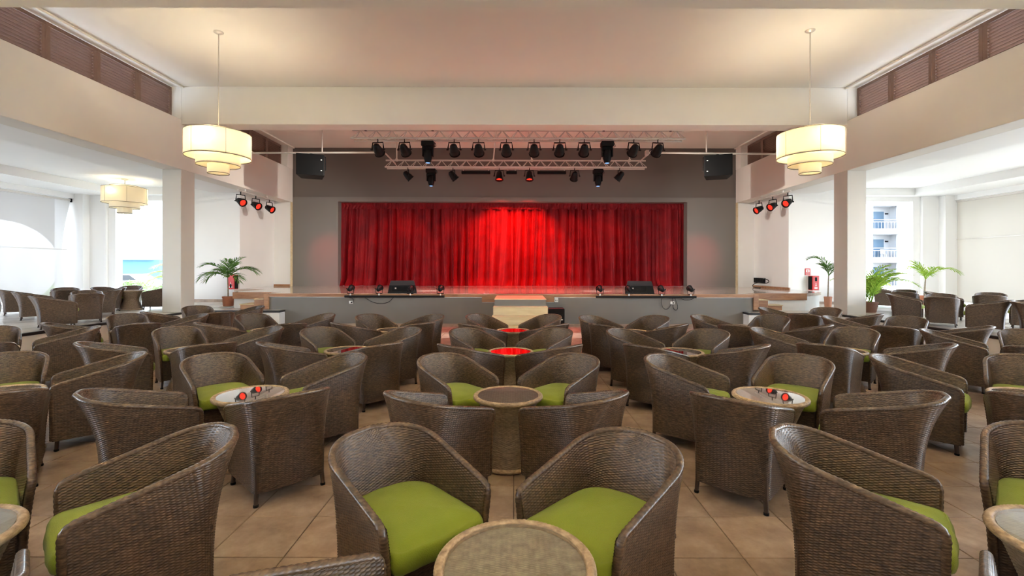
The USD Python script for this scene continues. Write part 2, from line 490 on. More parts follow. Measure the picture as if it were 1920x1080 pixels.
# stage
OX0, OX1, OZ = -6.68, 6.56, 4.02
w = MB().box(-XB - .05, OX0, YW, YW + .37, ZS, 4.19).box(OX1, XB + .05, YW, YW + .37, ZS, 4.19).box(OX0, OX1, YW, YW + .37, OZ, 4.19)
struct('wall_stage', w, 'stage_grey', 'grey stage wall round the wide curtain opening', 'wall')
struct('wall_stage_upper', MB().box(-XB - .5, XB + .5, YW + .05, YW + .4, 4.19, ZC), 'grey_dark', 'darker grey upper stage wall above the curtain opening', 'wall')
struct('wall_backstage', MB().box(-9, 9, 19.6, 19.8, 0, ZC), 'stage_grey', 'grey wall hidden behind the stage curtain', 'wall')
SX0, SX1 = -6.62, 6.46
st = thing('stage', 'low grey stage with wooden floor and wooden front edge', 'stage', kind='structure')
obj('floor_deck', MB().box(SX0, SX1, YS - .03, 19.6, ZS - .085, ZS, .006).box(-8.0, SX0, 13.2, 18.1, ZS - .085, ZS).box(SX1, 8.2, 13.0, 18.1, ZS - .085, ZS).box(-9.05, -8.0, 15.0, 18.1, ZS - .085, ZS), M['stage_wood'], st)
_p = trimesh.creation.extrude_polygon(__import__('shapely').Polygon([(8.2, 13.0), (9.1, 13.75), (9.1, 18.1), (8.2, 18.1)]), .085)
_p.apply_translation((0, 0, ZS - .085))
obj('floor_deck', (np.array(_p.vertices), np.array(_p.faces)), M['stage_wood'], st)
obj('front_panel', MB().box(SX0, SX1, YS, YS + .2, 0, ZS - .1), M['stage_grey'], st)
obj('front_fascia', MB().box(SX0, -.87, YS - .045, YS, ZS - .088, ZS - .004, .004).box(1.08, SX1, YS - .045, YS, ZS - .088, ZS - .004, .004).box(-.87, 1.08, YS - .04, YS, ZS - .22, ZS - .004, .004), M['fascia'], st)
obj('white_trim', MB().box(SX0, -.85, YS - .02, YS + .01, ZS - .103, ZS - .088).box(1.06, SX1, YS - .02, YS + .01, ZS - .103, ZS - .088).box(-.87, -.85, YS - .02, YS + .01, ZS - .235, ZS - .088)
    .box(1.06, 1.08, YS - .02, YS + .01, ZS - .235, ZS - .088).box(-.87, 1.08, YS - .02, YS + .01, ZS - .235, ZS - .22), M['white_paint'], st)
for s, xe, y0 in ((-1, -8.0, 13.2), (1, 8.2, 13.0)):
    xi = SX0 if s < 0 else SX1
    w = thing('stage_wing', f'wooden-edged stage extension with white base beside the {"left" if s < 0 else "right"} column', 'stage extension', kind='structure')
    a = MB().box(xi + s * .0, xe, y0 + .05, 15.3, 0, ZS - .085)
    obj('base', a, M['white_paint'], w)
    obj('front_fascia', MB().box(xi + s * .28, xe, y0 - .02, y0 + .05, ZS - .19, ZS - .003, .005), M['fascia'], w)
    if s > 0:
        q = trimesh.creation.extrude_polygon(__import__('shapely').Polygon([(8.2, 13.05), (9.08, 13.8), (9.08, 15.3), (8.2, 15.3)]), ZS - .087)
        obj('base', (np.array(q.vertices), np.array(q.faces)), M['white_paint'], w)
    obj('corner_post', MB().box(xi - s * .0, xi + s * .13, YS - .05, YS + .1, ZS - .42, ZS - .002, .005), M['fascia'], w)
    obj('end_board', MB().box(xi + s * .02, xi + s * .09, YS + .1, y0 + .3, PL, ZS - .09), M['fascia'], w)
    obj('step_light', MB().box(xi + s * .14, xi + s * .30, y0 - .01, y0 + .04, ZS - .165, ZS - .1, .004), M['step_glow'], w, label='small glowing step light')
    for k, (a0, a1, z0, z1) in enumerate(((.1, .42, PL, .66), (.42, .8, PL, .52))):
        obj('step', MB().box(xi + s * a0, xi + s * a1, YS + .02, y0 - .02, z0, z1 - .02, .004), M['fascia'], w)
        obj('tread', MB().box(xi + s * a0, xi + s * (a1 + .02), YS, y0 - .02, z1 - .02, z1, .004), M['pine'], w)
for s in (-1, 1):
    struct('baseboard_stage_' + ('left' if s < 0 else 'right'), MB().box(s * 9.0, s * 9.05, 15.2, YW - .1, ZS, ZS + .07, .004) if s > 0 else MB().box(-9.05, -8.46, YW - .14, YW - .08, ZS, ZS + .07, .004), 'fascia', f'wooden ledge along the foot of the {"left" if s < 0 else "right"} stage side wall', 'skirting')
    struct('trim_corner_' + ('left' if s < 0 else 'right'), MB().box(s * 8.40, s * 8.44, YW - .10, YW, ZS, ZB), 'pine', f'thin wooden corner strip on the {"left" if s < 0 else "right"} edge of the stage wall', 'trim')
#%%PART2
# ------------------------------------------------------------------ louvred clerestory windows (each slat a piece)
def make_window(name, label):
    W, H, F = .95, .82, .075
    t = UsdGeom.Xform.Define(stage, '/World/' + name)
    t.AddTranslateOp().Set((0, 0, 0)); t.AddRotateZOp().Set(0.0)
    p = put(t.GetPrim(), label, 'louvred window', 'louvred windows above the side beams', 'structure')
    obj('frame', MB().box(-W / 2, W / 2, -.03, .03, 0, F, .005).box(-W / 2, W / 2, -.03, .03, H - F, H, .005).box(-W / 2, -W / 2 + F, -.03, .03, F, H - F, .005).box(W / 2 - F, W / 2, -.03, .03, F, H - F, .005), M['louvre'], p)
    n = 11
    for k in range(n):
        z = F + (H - 2 * F) * (k + .5) / n
        Mx = T(0, 0, z) @ R((1, 0, 0), math.radians(-35))
        obj('slat', MB().box(-W / 2 + F - .003, W / 2 - F + .003, -.037, .037, -.004, .004, .002, Mx), M['louvre'], p)
    return p


win0, wn = None, 0
for s, side in ((-1, 'left'), (1, 'right')):
    for bay, (ya, n) in enumerate(((11.7, 5), (17.2, 5), (5.97, 5))):
        wdt = (11.7 - 6.47) / 5 if bay == 0 else (17.2 - 12.2) / 5 if bay == 1 else .99
        for k in range(n):
            y = ya - wdt * (k + .5)
            wn += 1
            where = ('between the two cross-beams', 'over the stage', 'nearest the camera')[bay]
            lab = f'dark brown louvred window {where} on the {side} side, {("first", "second", "third", "fourth", "fifth")[k]} from the stage end'
            if win0 is None:
                win0 = make_window('window_1', lab)
                p = win0
            else:
                x = UsdGeom.Xform.Define(stage, f'/World/window_{wn}')
                x.AddTranslateOp(); x.AddRotateZOp()
                p = put(x.GetPrim(), lab, 'louvred window', 'louvred windows above the side beams', 'structure')
                p.GetReferences().AddInternalReference(win0.GetPath()); p.SetInstanceable(True)
            p.GetAttribute('xformOp:translate').Set((s * (XB + .27), y, ZT - .01))
            p.GetAttribute('xformOp:rotateZ').Set(90.0 if s < 0 else -90.0)
            sc = UsdGeom.Xformable(p).AddScaleOp()
            sc.Set((wdt / .95, 1, 1))

# ------------------------------------------------------------------ woven things
PITCH, STAKE = .0060, .0190


def weave(P, S, Z, amp, flip=False):
    """P (nu, nv, 3) surface points, S and Z the weave coordinates: displaces the grid by an over-and-under weave along its normal."""
    du, dv = np.gradient(P, axis=0), np.gradient(P, axis=1)
    n = np.cross(du, dv); n /= np.linalg.norm(n, axis=2, keepdims=True) + 1e-12
    if flip:
        n = -n
    row = np.floor(Z / PITCH + 1e-6)
    fr = Z / PITCH - row
    prof = np.abs(np.sin(PI * fr)) ** .6
    ph = np.cos(PI * (S / STAKE + row))
    strand = np.sign(ph) * np.abs(ph) ** .45 * prof
    stake = -.3 + .25 * np.abs(np.cos(PI * S / STAKE))
    h = np.maximum(strand, stake) * amp
    return P + n * h[..., None]


def rounded_u(wf, wb, yf, yb, r, n):
    """Plan of a chair shell from the front right end round the back to the front left end, n points, and matching fractions."""
    n1, n2, n3 = int(n * .29), int(n * .12), 0
    n3 = n - 2 * n1 - 2 * n2
    def side(s):
        k = np.linspace(0, 1, n1, endpoint=False)
        return np.stack([s * (wf + (wb - wf) * k), yf + (yb + r - yf) * k], 1)
    a = np.linspace(0, PI / 2, n2, endpoint=False)
    arc = np.stack([wb - r + r * np.cos(a), yb + r - r * np.sin(a)], 1)
    k = np.linspace(0, 1, n3)
    back = np.stack([(wb - r) * (1 - 2 * k), np.full(n3, yb) - .012 * np.sin(PI * k)], 1)
    right = np.vstack([side(1), arc])
    left = right[::-1].copy(); left[:, 0] *= -1
    return np.vstack([right, back, left])


ZB0, THK = .084, .030
TIP, SLOPE = .535, .25
AMP = .0021
_NF = 2400
_base = rounded_u(.238, .228, .245, -.245, .05, _NF)
_rim = rounded_u(.270, .276, .25, -.375, .225, _NF)
_m = _base * .7 + _rim * .3
_s = np.concatenate([[0], np.cumsum(np.linalg.norm(np.diff(_m, axis=0), axis=1))])
NU = 4 * int(round(_s[-1] / STAKE)) + 1
_S = np.arange(NU) / 4 * STAKE                                        # four columns to a stake, so that the weave falls on the grid
_pick = np.stack([np.interp(np.linspace(0, _s[-1], NU), _s, np.arange(len(_s)))], 1)[:, 0]
_row = lambda a: np.stack([np.interp(_pick, np.arange(len(a)), a[:, k]) for k in range(2)], 1)
BASE, RIMC = _row(_base), _row(_rim)
ZR = TIP + SLOPE * (.25 - RIMC[:, 1])


def shell_at(Z, off):
    """Shell surface over a (NU, n) array of heights, moved inwards by off; heights above the rim are held at the rim."""
    Z = np.minimum(Z, ZR[:, None])
    v = np.clip((Z - ZB0) / (ZR - ZB0)[:, None], 0, 1)
    k = v[..., None] ** 2.7
    xy = BASE[:, None] * (1 - k) + RIMC[:, None] * k
    if off:
        t = np.gradient(xy, axis=0)
        n = np.stack([t[..., 1], -t[..., 0]], -1)
        n /= np.linalg.norm(n, axis=-1, keepdims=True) + 1e-12
        xy = xy + n * off
    return np.concatenate([xy, Z[..., None]], -1)


def chair_meshes():
    zo = np.arange(14 * 3, int(.70 / PITCH * 3) + 1) / 3 * PITCH
    NV = len(zo)
    Zo = np.broadcast_to(zo, (NU, NV))
    P = shell_at(Zo, 0)
    S = np.broadcast_to(_S[:, None], P.shape[:2])
    outw = lambda Pg: np.dot(np.cross(Pg[6, 2] - Pg[4, 2], Pg[4, 8] - Pg[4, 2]), (1, 0, 0)) < 0
    O = weave(P, S, Zo, AMP, flip=outw(P))
    O = np.where((Zo >= ZR[:, None])[..., None], P, O)
    off = THK if abs(shell_at(Zo[:, :3], .03)[NU // 2, 0, 1]) < abs(P[NU // 2, 0, 1]) else -THK
    zi = np.arange(55 * 3, int(.70 / PITCH * 3) + 1) / 3 * PITCH
    NI = len(zi)
    Zi = np.broadcast_to(zi, (NU, NI))
    I0 = shell_at(Zi, off)
    I = weave(I0, np.broadcast_to(_S[:, None], Zi.shape), Zi, AMP, flip=not outw(I0))
    I = np.where((Zi >= ZR[:, None])[..., None], I0, I)
    I[..., :2] = np.where((np.abs(I[..., :2]) > 1).any(-1, keepdims=True), I0[..., :2], I[..., :2])
    top_in = shell_at(ZR[:, None], off)[:, 0]
    zr = ZR
    fo, fi = grid_faces(NU, NV, True), grid_faces(NU, NI, False)
    def orient(Pg, f, want):
        p = Pg.reshape(-1, 3); m = f[len(f) // 4]
        nrm = np.cross(p[m[1]] - p[m[0]], p[m[2]] - p[m[0]])
        c = p[m].mean(0)
        return f if np.dot(nrm[:2], c[:2]) * want > 0 else f[:, ::-1]
    fo, fi = orient(O, fo, 1), orient(I, fi, -1)
    def tidy(Pg, f):
        v = Pg.reshape(-1, 3)
        a = np.linalg.norm(np.cross(v[f[:, 1]] - v[f[:, 0]], v[f[:, 2]] - v[f[:, 0]]), axis=1)
        tm = trimesh.Trimesh(v, f[a > 1e-10], process=False); tm.remove_unreferenced_vertices()
        return np.array(tm.vertices), np.array(tm.faces)
    outer, inner = tidy(O, fo), tidy(I, fi)
    # rim: wrapped edge up the arm fronts and round the top
    topc = (shell_at(ZR[:, None], 0)[:, 0] + top_in) / 2
    topc[:, 2] = zr
    z0 = np.full((NU, 1), ZB0)
    bot = (shell_at(z0, 0)[:, 0] + shell_at(z0, off)[:, 0]) / 2
    def front(i):
        a, b = bot[i], topc[i]
        kk = np.linspace(0, 1, 60)
        q = a[None] * (1 - kk[:, None] ** 2) + b[None] * kk[:, None] ** 2
        q[:, 2] = a[2] + (b[2] - .02 - a[2]) * kk
        return q
    path = np.vstack([front(0), topc[4:-4], front(-1)[::-1]])
    d = np.concatenate([[0], np.cumsum(np.linalg.norm(np.diff(path, axis=0), axis=1))])
    n = int(d[-1] / .0045)
    u = np.linspace(0, d[-1], n)
    path = np.stack([np.interp(u, d, path[:, k]) for k in range(3)], 1)
    path = np.stack([np.convolve(np.pad(path[:, k], 6, mode='edge'), np.ones(13) / 13, 'valid') for k in range(3)], 1)
    sides = 12
    rv, rf = tube_arrays(path, .0150, sides, True)
    ring = rv[:n * sides].reshape(n, sides, 3)
    ph = PI * (u[:, None] / .022) + np.arange(sides)[None] * 2 * PI / sides
    ring = path[:, None] + (ring - path[:, None]) * (1 + .17 * np.abs(np.sin(ph / 1.0)))[..., None]
    rv[:n * sides] = ring.reshape(-1, 3)
    return outer, inner, (rv, rf)


def panel_grid(P, S, Z, amp=.002, want=(0, 1, 0)):
    flip = np.dot(np.cross(P[1, 0] - P[0, 0], P[0, 1] - P[0, 0]), want) < 0
    Q = weave(P, S, Z, amp, flip)
    f = grid_faces(P.shape[0], P.shape[1], flip)
    return Q.reshape(-1, 3), f


def cushion_mesh():
    n, m = 96, 14
    plan = rounded_u(.222, .222, .285, -.262, .14, 80)
    front = np.stack([np.linspace(-.222, .222, 18)[1:-1], .285 + .012 * np.sin(np.linspace(0, PI, 16))], 1)
    out = np.vstack([plan, front])
    # round the two front corners
    o = np.vstack([out, out, out])
    o = np.stack([np.convolve(o[:, k], np.ones(5) / 5, 'same') for k in range(2)], 1)[len(out):2 * len(out)]
    N = len(o)
    c = np.array([0, .01])
    rows = []
    zb, zt = .352, .436
    prof = []
    for a in np.linspace(0, 1, 16):                                   # top crown, centre to edge
        prof.append((a * .93, zt + .012 * (1 - a ** 2) - .006 * a ** 6))
    for a in np.linspace(0, PI, 11):
        prof.append((.93 + .07 * math.sin(a), (zt + zb) / 2 - .003 + (zt - zb) / 2 * .98 * math.cos(a)))
    for a in np.linspace(.93, 0, 6):
        prof.append((a, zb))
    P = np.array([[(*(c + (q - c) * r), z) for q in o] for r, z in prof])
    w = meshkit.fbm(np.stack([P[..., 0] * 9, P[..., 1] * 5, P[..., 2] * 3], -1), 3, 5) - .5
    P[..., 2] += w * .011
    fr = np.clip((P[..., 1] - .22) / .07, 0, 1)
    P[..., 2] -= .008 * fr
    P[..., 1] += fr * .002 * np.sin(P[..., 0] * 190 + 9 * w)
    f = []
    L = len(prof)
    i, j = np.meshgrid(np.arange(L - 1), np.arange(N), indexing='ij')
    q = np.stack([i * N + j, (i + 1) * N + j, (i + 1) * N + (j + 1) % N, i * N + (j + 1) % N], -1).reshape(-1, 4)
    tm = trimesh.Trimesh(P.reshape(-1, 3), np.vstack([q[:, [0, 1, 2]], q[:, [0, 2, 3]]]), process=False)
    if tm.volume < 0:
        tm.invert()
    return np.array(tm.vertices), np.array(tm.faces)


OUTER, INNER, RIM = chair_meshes()
_xs, _zs = np.arange(-48, 49) / 4 * STAKE, np.arange(16 * 3, 57 * 3 + 1) / 3 * PITCH
_X, _Z = np.meshgrid(_xs, _zs, indexing='ij')
APRON = panel_grid(np.stack([_X, np.full_like(_X, .225), _Z], -1), _X, _Z)
CUSHION = cushion_mesh()


def make_chair(label, group):
    t = thing('tub_chair', label, 'chair', group=group)
    v = np.vstack([OUTER[0], INNER[0]]); f = np.vstack([OUTER[1], INNER[1] + len(OUTER[0])])
    obj('woven_shell', (v, f), M['wicker'], t, smooth=True)
    obj('rim', RIM, M['wicker_rim'], t, smooth=True)
    obj('front_apron', APRON, M['wicker'], t, smooth=True)
    obj('seat_deck', MB().box(-.225, .225, -.235, .225, .335, .352), M['leg'], t)
    obj('cushion', CUSHION, M['cushion'], t, smooth=True)
    for sx in (-1, 1):
        for sy in (-1, 1):
            x, y = sx * (.212 if sy > 0 else .206), (.214 if sy > 0 else -.222)
            l = obj('leg', MB().tube([(x, y, .34), (x, y, .1), (x + sx * .006, y + sy * .006,   .012)], [.014, .0145, .013], 10), M['leg'], t, smooth=40)
            obj('foot', MB().lathe([(0, 0), (.016, 0), (.0165, .012), (.015, .016), (0, .016)], 12, T(x + sx * .006, y + sy * .006, 0)), M['black'], l)
    return t


def make_table(label, group):
    t = thing('side_table', label, 'table', group=group)
    zs = np.arange(0, 83 * 3) / 3 * PITCH
    rr = np.interp(zs, [0, .03, .05, .25, .30, .44, .50], [.245, .25, .243, .165, .163, .215, .247])
    k = np.ones(15) / 15
    rr = np.convolve(np.pad(rr, 7, mode='edge'), k, 'valid')
    n = 4 * 66
    a = np.linspace(0, 2 * PI, n + 1)
    P = np.stack([rr[None] * np.cos(a)[:, None], rr[None] * np.sin(a)[:, None], np.broadcast_to(zs, (n + 1, len(zs)))], -1)
    st = 2 * PI / 66
    S = np.broadcast_to(a[:, None] / st * STAKE, P.shape[:2])
    v, f = panel_grid(P, S, P[..., 2], .002, (1, 0, 0))
    obj('woven_body', (v, f), M['rattan'], t, smooth=True)
    obj('foot_ring', MB().tube([(.247 * math.cos(b), .247 * math.sin(b), .02) for b in np.linspace(0, 2 * PI, 72, endpoint=False)], .017, 10, False, True), M['rattan_rim'], t, smooth=True)
    u = np.linspace(0, 2 * PI, 300, endpoint=False)
    pts = np.stack([.252 * np.cos(u), .252 * np.sin(u), np.full_like(u, .506)], 1)
    rv, rf = tube_arrays(pts, .0165, 12, False, True)
    ring = rv.reshape(300, 12, 3)
    ph = u[:, None] * 48 / 1.0 + np.arange(12)[None] * 2 * PI / 12
    ring = pts[:, None] + (ring - pts[:, None]) * (1 + .14 * np.abs(np.sin(ph / 1.0)))[..., None]
    obj('rim', (ring.reshape(-1, 3), rf), M['rattan_rim'], t, smooth=True)
    gx, gy = np.arange(-52, 53) / 4 * STAKE, np.arange(-124, 125) / 3 * PITCH
    X, Y = np.meshgrid(gx, gy, indexing='ij')
    P = np.stack([X, Y, np.full_like(X, .503)], -1)
    q = weave(P, X, Y, .0015)
    f = grid_faces(len(gx), len(gy))
    ok = (np.hypot(X, Y) < .243).ravel()
    f = f[ok[f].all(1)]
    tm = trimesh.Trimesh(q.reshape(-1, 3), f, process=False); tm.remove_unreferenced_vertices()
    if tm.face_normals[:, 2].mean() < 0:
        tm.invert()
    obj('woven_top', (np.array(tm.vertices), np.array(tm.faces)), M['rattan_top'], t, smooth=True)
    obj('glass_top', MB().lathe([(.236, .510), (.236, .516), (.234, .5175), (0, .5175)], 64), M['glass'], t, smooth=30)
    return t


# ------------------------------------------------------------------ tables and chairs, set out as photographed
WORD = {0: 'front', 1: 'second', 2: 'third', 3: 'fourth', 4: 'fifth'}
COL = {0: 'middle column', -1: 'first column left of middle', 1: 'first column right of middle', -2: 'second column left of middle', 2: 'second column right of middle',
       -3: 'outermost left column', 3: 'outermost right column'}
# (column, row, x, y)
TABLES = [(0, 0, .005, 1.55), (0, 1, -.045, 3.61), (0, 2, -.04, 5.5), (0, 3, -.015, 7.35),
          (-1, 0, -2.12, 1.66), (-1, 1, -2.05, 3.62), (-1, 2, -2.0, 5.58), (-1, 3, -1.93, 7.4),
          (1, 0, 2.07, 1.67), (1, 1, 1.985, 3.6), (1, 2, 1.97, 5.5), (1, 3, 1.82, 7.25),
          (-2, 1, -4.05, 3.65), (-2, 2, -3.9, 5.6), (-2, 3, -3.9, 7.4),
          (2, 1, 4.04, 3.6), (2, 2, 3.95, 5.6), (2, 3, 3.8, 7.3),
          (-3, 2, -6.35, 5.6), (-3, 3, -6.05, 7.35), (-3, 4, -6.0, 9.05),
          (3, 2, 6.1, 5.45), (3, 3, 5.95, 7.15), (3, 4, 5.8, 8.9)]
D0 = .64
# adjustments: (column, row, seat) -> (dx, dy, turn in degrees) from the regular place; seats: fl fr nl nr (far/near, left/right)
DIST = {(0, 0): .64, (1, 3): .53, (-1, 3): .53, (0, 2): .60, (-1, 2): .60, (1, 2): .585}
ADJ = {(-1, 1, 'nr'): (-.04, .06, 0), (0, 0, 'nr'): None, (0, 0, 'fl'): (-.02, .07, -2), (0, 0, 'fr'): (-.07, 0, 0), (0, 0, 'nl'): (0, .10, 0), (-1, 1, 'fr'): (-.09, 0, 0), (-1, 1, 'fl'): (-.07, 0, 0),
       (-1, 0, 'fr'): (.01, -.05, -1), (1, 0, 'fl'): (-.04, -.06, 2), (-2, 1, 'fr'): (-.12, 0, 0), (-1, 3, 'nl'): (-.06, -.04, 0), (1, 3, 'nl'): (.02, 0, 0)}
SEATS = {'fl': (-1, 1), 'fr': (1, 1), 'nl': (-1, -1), 'nr': (1, -1)}
SAY = {'fl': 'far left', 'fr': 'far right', 'nl': 'near left', 'nr': 'near right'}
rng = random.Random(7)
chair0 = table0 = None


def place_chair(x, y, z, face, label, group):
    """face: the direction it faces, in radians from +x."""
    global chair0
    rot = face - PI / 2
    if chair0 is None:
        chair0 = make_chair(label, group)
        chair0.GetAttribute('xformOp:translate').Set((x, y, z)); chair0.GetAttribute('xformOp:rotateZ').Set(math.degrees(rot))
        return chair0
    return dup(chair0, (x, y, z), rot, label, group)


def place_table(x, y, z, label, group):
    global table0
    if table0 is None:
        table0 = make_table(label, group)
        table0.GetAttribute('xformOp:translate').Set((x, y, z))
        return table0
    return dup(table0, (x, y, z), 0.0, label, group)


for c, r, x, y in TABLES:
    where = f'{WORD[r]} row, {COL[c]}'
    place_table(x, y, 0, f'round hourglass rattan table with glass top, {where}', 'rattan tables on the hall floor')
    for k, (sx, sy) in SEATS.items():
        jx, jy, jt = rng.uniform(-.012, .012), rng.uniform(-.012, .012), rng.uniform(-3, 3)
        adj = ADJ.get((c, r, k), (0, 0, 0))
        if adj is None:
            continue
        D = DIST.get((c, r), D0) * .707
        cx, cy = x + sx * D + jx + adj[0], y + sy * D + jy + adj[1]
        face = math.atan2(-sy, -sx) + math.radians(jt + adj[2])
        place_chair(cx, cy, 0, face, f'brown wicker tub chair, {SAY[k]} of table in {where}', 'wicker tub chairs on the hall floor')

AISLE = [  # x, y, facing in degrees, label
    (-8.62, 8.75, 50, 'wicker tub chair seen side-on at left aisle edge, frontmost of the cluster'),
    (-8.86, 9.62, 135, 'wicker tub chair with its back to us, right of the side-on one, left aisle edge'),
    (-9.62, 10.45, -45, 'wicker tub chair facing us behind the one with its back turned, left aisle'),
    (-10.5, 10.2, 45, 'wicker tub chair seen side-on nearest the white curtain, left aisle'),
    (-10.72, 11.1, 135, 'wicker tub chair with its back to us before the white curtain, left aisle'),
    (-11.5, 11.9, -45, 'wicker tub chair facing us farthest back before the curtain, left aisle'),
    (-10.6, 12.1, 225, 'wicker tub chair facing the curtain, far middle of the left aisle'),
    (-11.95, 11.2, 45, 'wicker tub chair facing away beside the white curtain, left aisle'),
    (-9.8, 11.0, 225, 'wicker tub chair turned left, behind the cluster in the left aisle'),
    (-8.95, 7.72, 135, 'wicker tub chair cut off by the left edge of the photo, left aisle'),
    (-9.82, 12.75, 200, 'wicker tub chair half behind the left column, right of the aisle table'),
    (-10.9, 12.45, -15, 'wicker tub chair left of the lone aisle table, left aisle'),
    (-10.95, 13.2, -65, 'wicker tub chair behind the lone aisle table, left aisle'),
    (8.85, 10.45, -45, 'wicker tub chair seen side-on beside the bushy palm, right aisle edge'),
    (8.85, 9.6, 45, 'wicker tub chair with its back to us at the right aisle edge'),
    (9.6, 10.45, 225, 'wicker tub chair facing us behind the one with its back turned, right aisle'),
    (8.85, 8.72, 135, 'wicker tub chair seen side-on facing left at the right aisle edge'),
    (9.1, 8.0, -45, 'wicker tub chair nearest the right edge of the photo, right aisle'),
    (9.85, 11.7, 45, 'wicker tub chair with its back to us by the single-stem palm, right aisle'),
    (10.5, 12.5, 225, 'wicker tub chair facing us by the single-stem palm, right aisle'),
    (10.2, 10.9, -45, 'wicker tub chair seen side-on in the middle of the right aisle'),
    (10.75, 11.6, -45, 'wicker tub chair behind the side-on one, middle of the right aisle'),
    (10.55, 10.3, 45, 'wicker tub chair with its back to us before the right blind, nearest'),
    (11.3, 11.0, 225, 'wicker tub chair facing us before the right blind'),
    (10.9, 9.8, 135, 'wicker tub chair turned left before the right blind'),
    (11.9, 10.4, 135, 'wicker tub chair turned left, closest to the right blind'),
    (10.1, 9.1, 135, 'wicker tub chair turned left behind the aisle edge, far right'),
    (11.3, 14.1, -45, 'wicker tub chair behind the bushy palm, right aisle'),
]
for x, y, a, lab in AISLE:
    c = place_chair(x, y, PL if x < 0 else PR, math.radians(a), lab, 'wicker tub chairs in the side aisles')
    UsdGeom.Xformable(c).AddScaleOp().Set((1, 1, .86))            # the aisles hold a lower model
place_table(-10.27, 12.45, PL, 'pale hourglass rattan table standing in the left aisle by the opening', 'rattan tables in the side aisles')
#%%PART3
# ------------------------------------------------------------------ pendant lamps
def make_pendant(label, top):
    t = thing('pendant_lamp', label, 'lamp', group='tiered drum pendant lamps')
    def drum(r, z0, z1, name, sm='shade'):
        th = .004
        d = obj(name, MB().lathe([(r, z0), (r, z1), (r - th, z1), (r - th, z0), (r, z0)], 72), M[sm], t, smooth=40)
        obj('edge_band', MB().lathe([(r + .002, z0 - .004), (r + .002, z0 + .008), (r - th - .001, z0 + .008), (r - th - .001, z0 - .004), (r + .002, z0 - .004)], 72)
            .lathe([(r + .002, z1 - .006), (r + .002, z1 + .003), (r - th - .001, z1 + .003), (r - th - .001, z1 - .006), (r + .002, z1 - .006)], 72), M['edge_band'], d)
        return d
    d = drum(.563, 3.63, 4.10, 'outer_drum')
    s = MB()
    for k in range(6):
        a = k * PI / 3 + .25
        s.tube([(.566 * math.cos(a), .566 * math.sin(a), z) for z in (3.632, 4.098)], .003, 5)
    obj('seam', s, M['edge_band'], d, kind='stuff')
    drum(.373, 3.48, 4.16, 'middle_drum', 'shade_inner')
    drum(.187, 3.325, 3.62, 'inner_drum', 'shade_inner')
    obj('diffuser', MB().lathe([(.560, 3.645), (.376, 3.645), (.376, 3.65), (.560, 3.65), (.56, 3.645)], 64).lathe([(.37, 3.50), (.19, 3.50), (.19, 3.505), (.37, 3.505), (.37, 3.50)], 64)
        
        .lathe([(0, 3.345), (.184, 3.345), (.184, 3.35), (0, 3.35)][::-1], 48), M['shade'], t)
    for q in range(3):
        a = q * 2 * PI / 3 + .6
        obj('bulb', MB().lathe([(0, 4.0), (.02, 3.99), (.022, 3.96), (.016, 3.955), (0, 3.955)], 14, T(.465 * math.cos(a), .465 * math.sin(a), 0)), M['plastic_white'], t, smooth=40)
    obj('rod', MB().tube([(0, 0, 4.04), (0, 0, top - .02)], .011, 10), M['white_metal'], t, smooth=40)
    obj('canopy', MB().lathe([(0, top - .045), (.045, top - .04), (.085, top - .015), (.09, top), (0, top)], 28), M['white_metal'], t, smooth=40)
    obj('spider', MB().tube([(-.56, 0, 4.05), (.56, 0, 4.05)], .006, 6).tube([(0, -.56, 4.05), (0, .56, 4.05)], .006, 6), M['white_metal'], t)
    return t


plain('edge_band', lin('8d8472'), .7)
emit('bulb', (1.0, .8, .5), 3.0)
LAMPS = [((-5.74, 9.0, 0), ZC, 'tiered cream drum pendant lamp over the hall, left one'), ((5.67, 8.9, 0), ZC, 'tiered cream drum pendant lamp over the hall, right one'),
         ((-12.0, 14.3, -.15), ZB + .24 + .15, 'tiered cream drum pendant lamp in the left aisle')]
LAMPS += [((x, y, 0), ZC, f'tiered cream drum pendant lamp out of view, {b} row, {a} of three') for y, b in ((2.9, 'overhead'), (-2.6, 'rear')) for x, a in ((-5.7, 'left'), (0, 'middle'), (5.7, 'right'))]
pend = {}
for loc, top, lab in LAMPS:
    if top in pend:
        dup(pend[top], loc, 0.0, lab)
    else:
        pend[top] = make_pendant(lab, top)
        pend[top].GetAttribute('xformOp:translate').Set(loc)
    share = .08 if top != ZC else .43 if loc[1] > 6 else 1.9
    for q in range(4):
        a, rr, w = q * 2 * PI / 3 + .6, .465, .27
        if q == 3:
            rr, w = 0.0, .19
        L = UsdLux.SphereLight.Define(stage, numbered('/World', 'lamp_glow'))
        L.CreateRadiusAttr(.05); L.CreateIntensityAttr(LAMP * w * share / (4 * PI * PI * .05 ** 2)); L.CreateColorAttr((1, .92, .78))
        L.AddTranslateOp().Set((loc[0] + rr * math.cos(a), loc[1] + rr * math.sin(a), (3.95 if q < 3 else 3.8) + loc[2]))


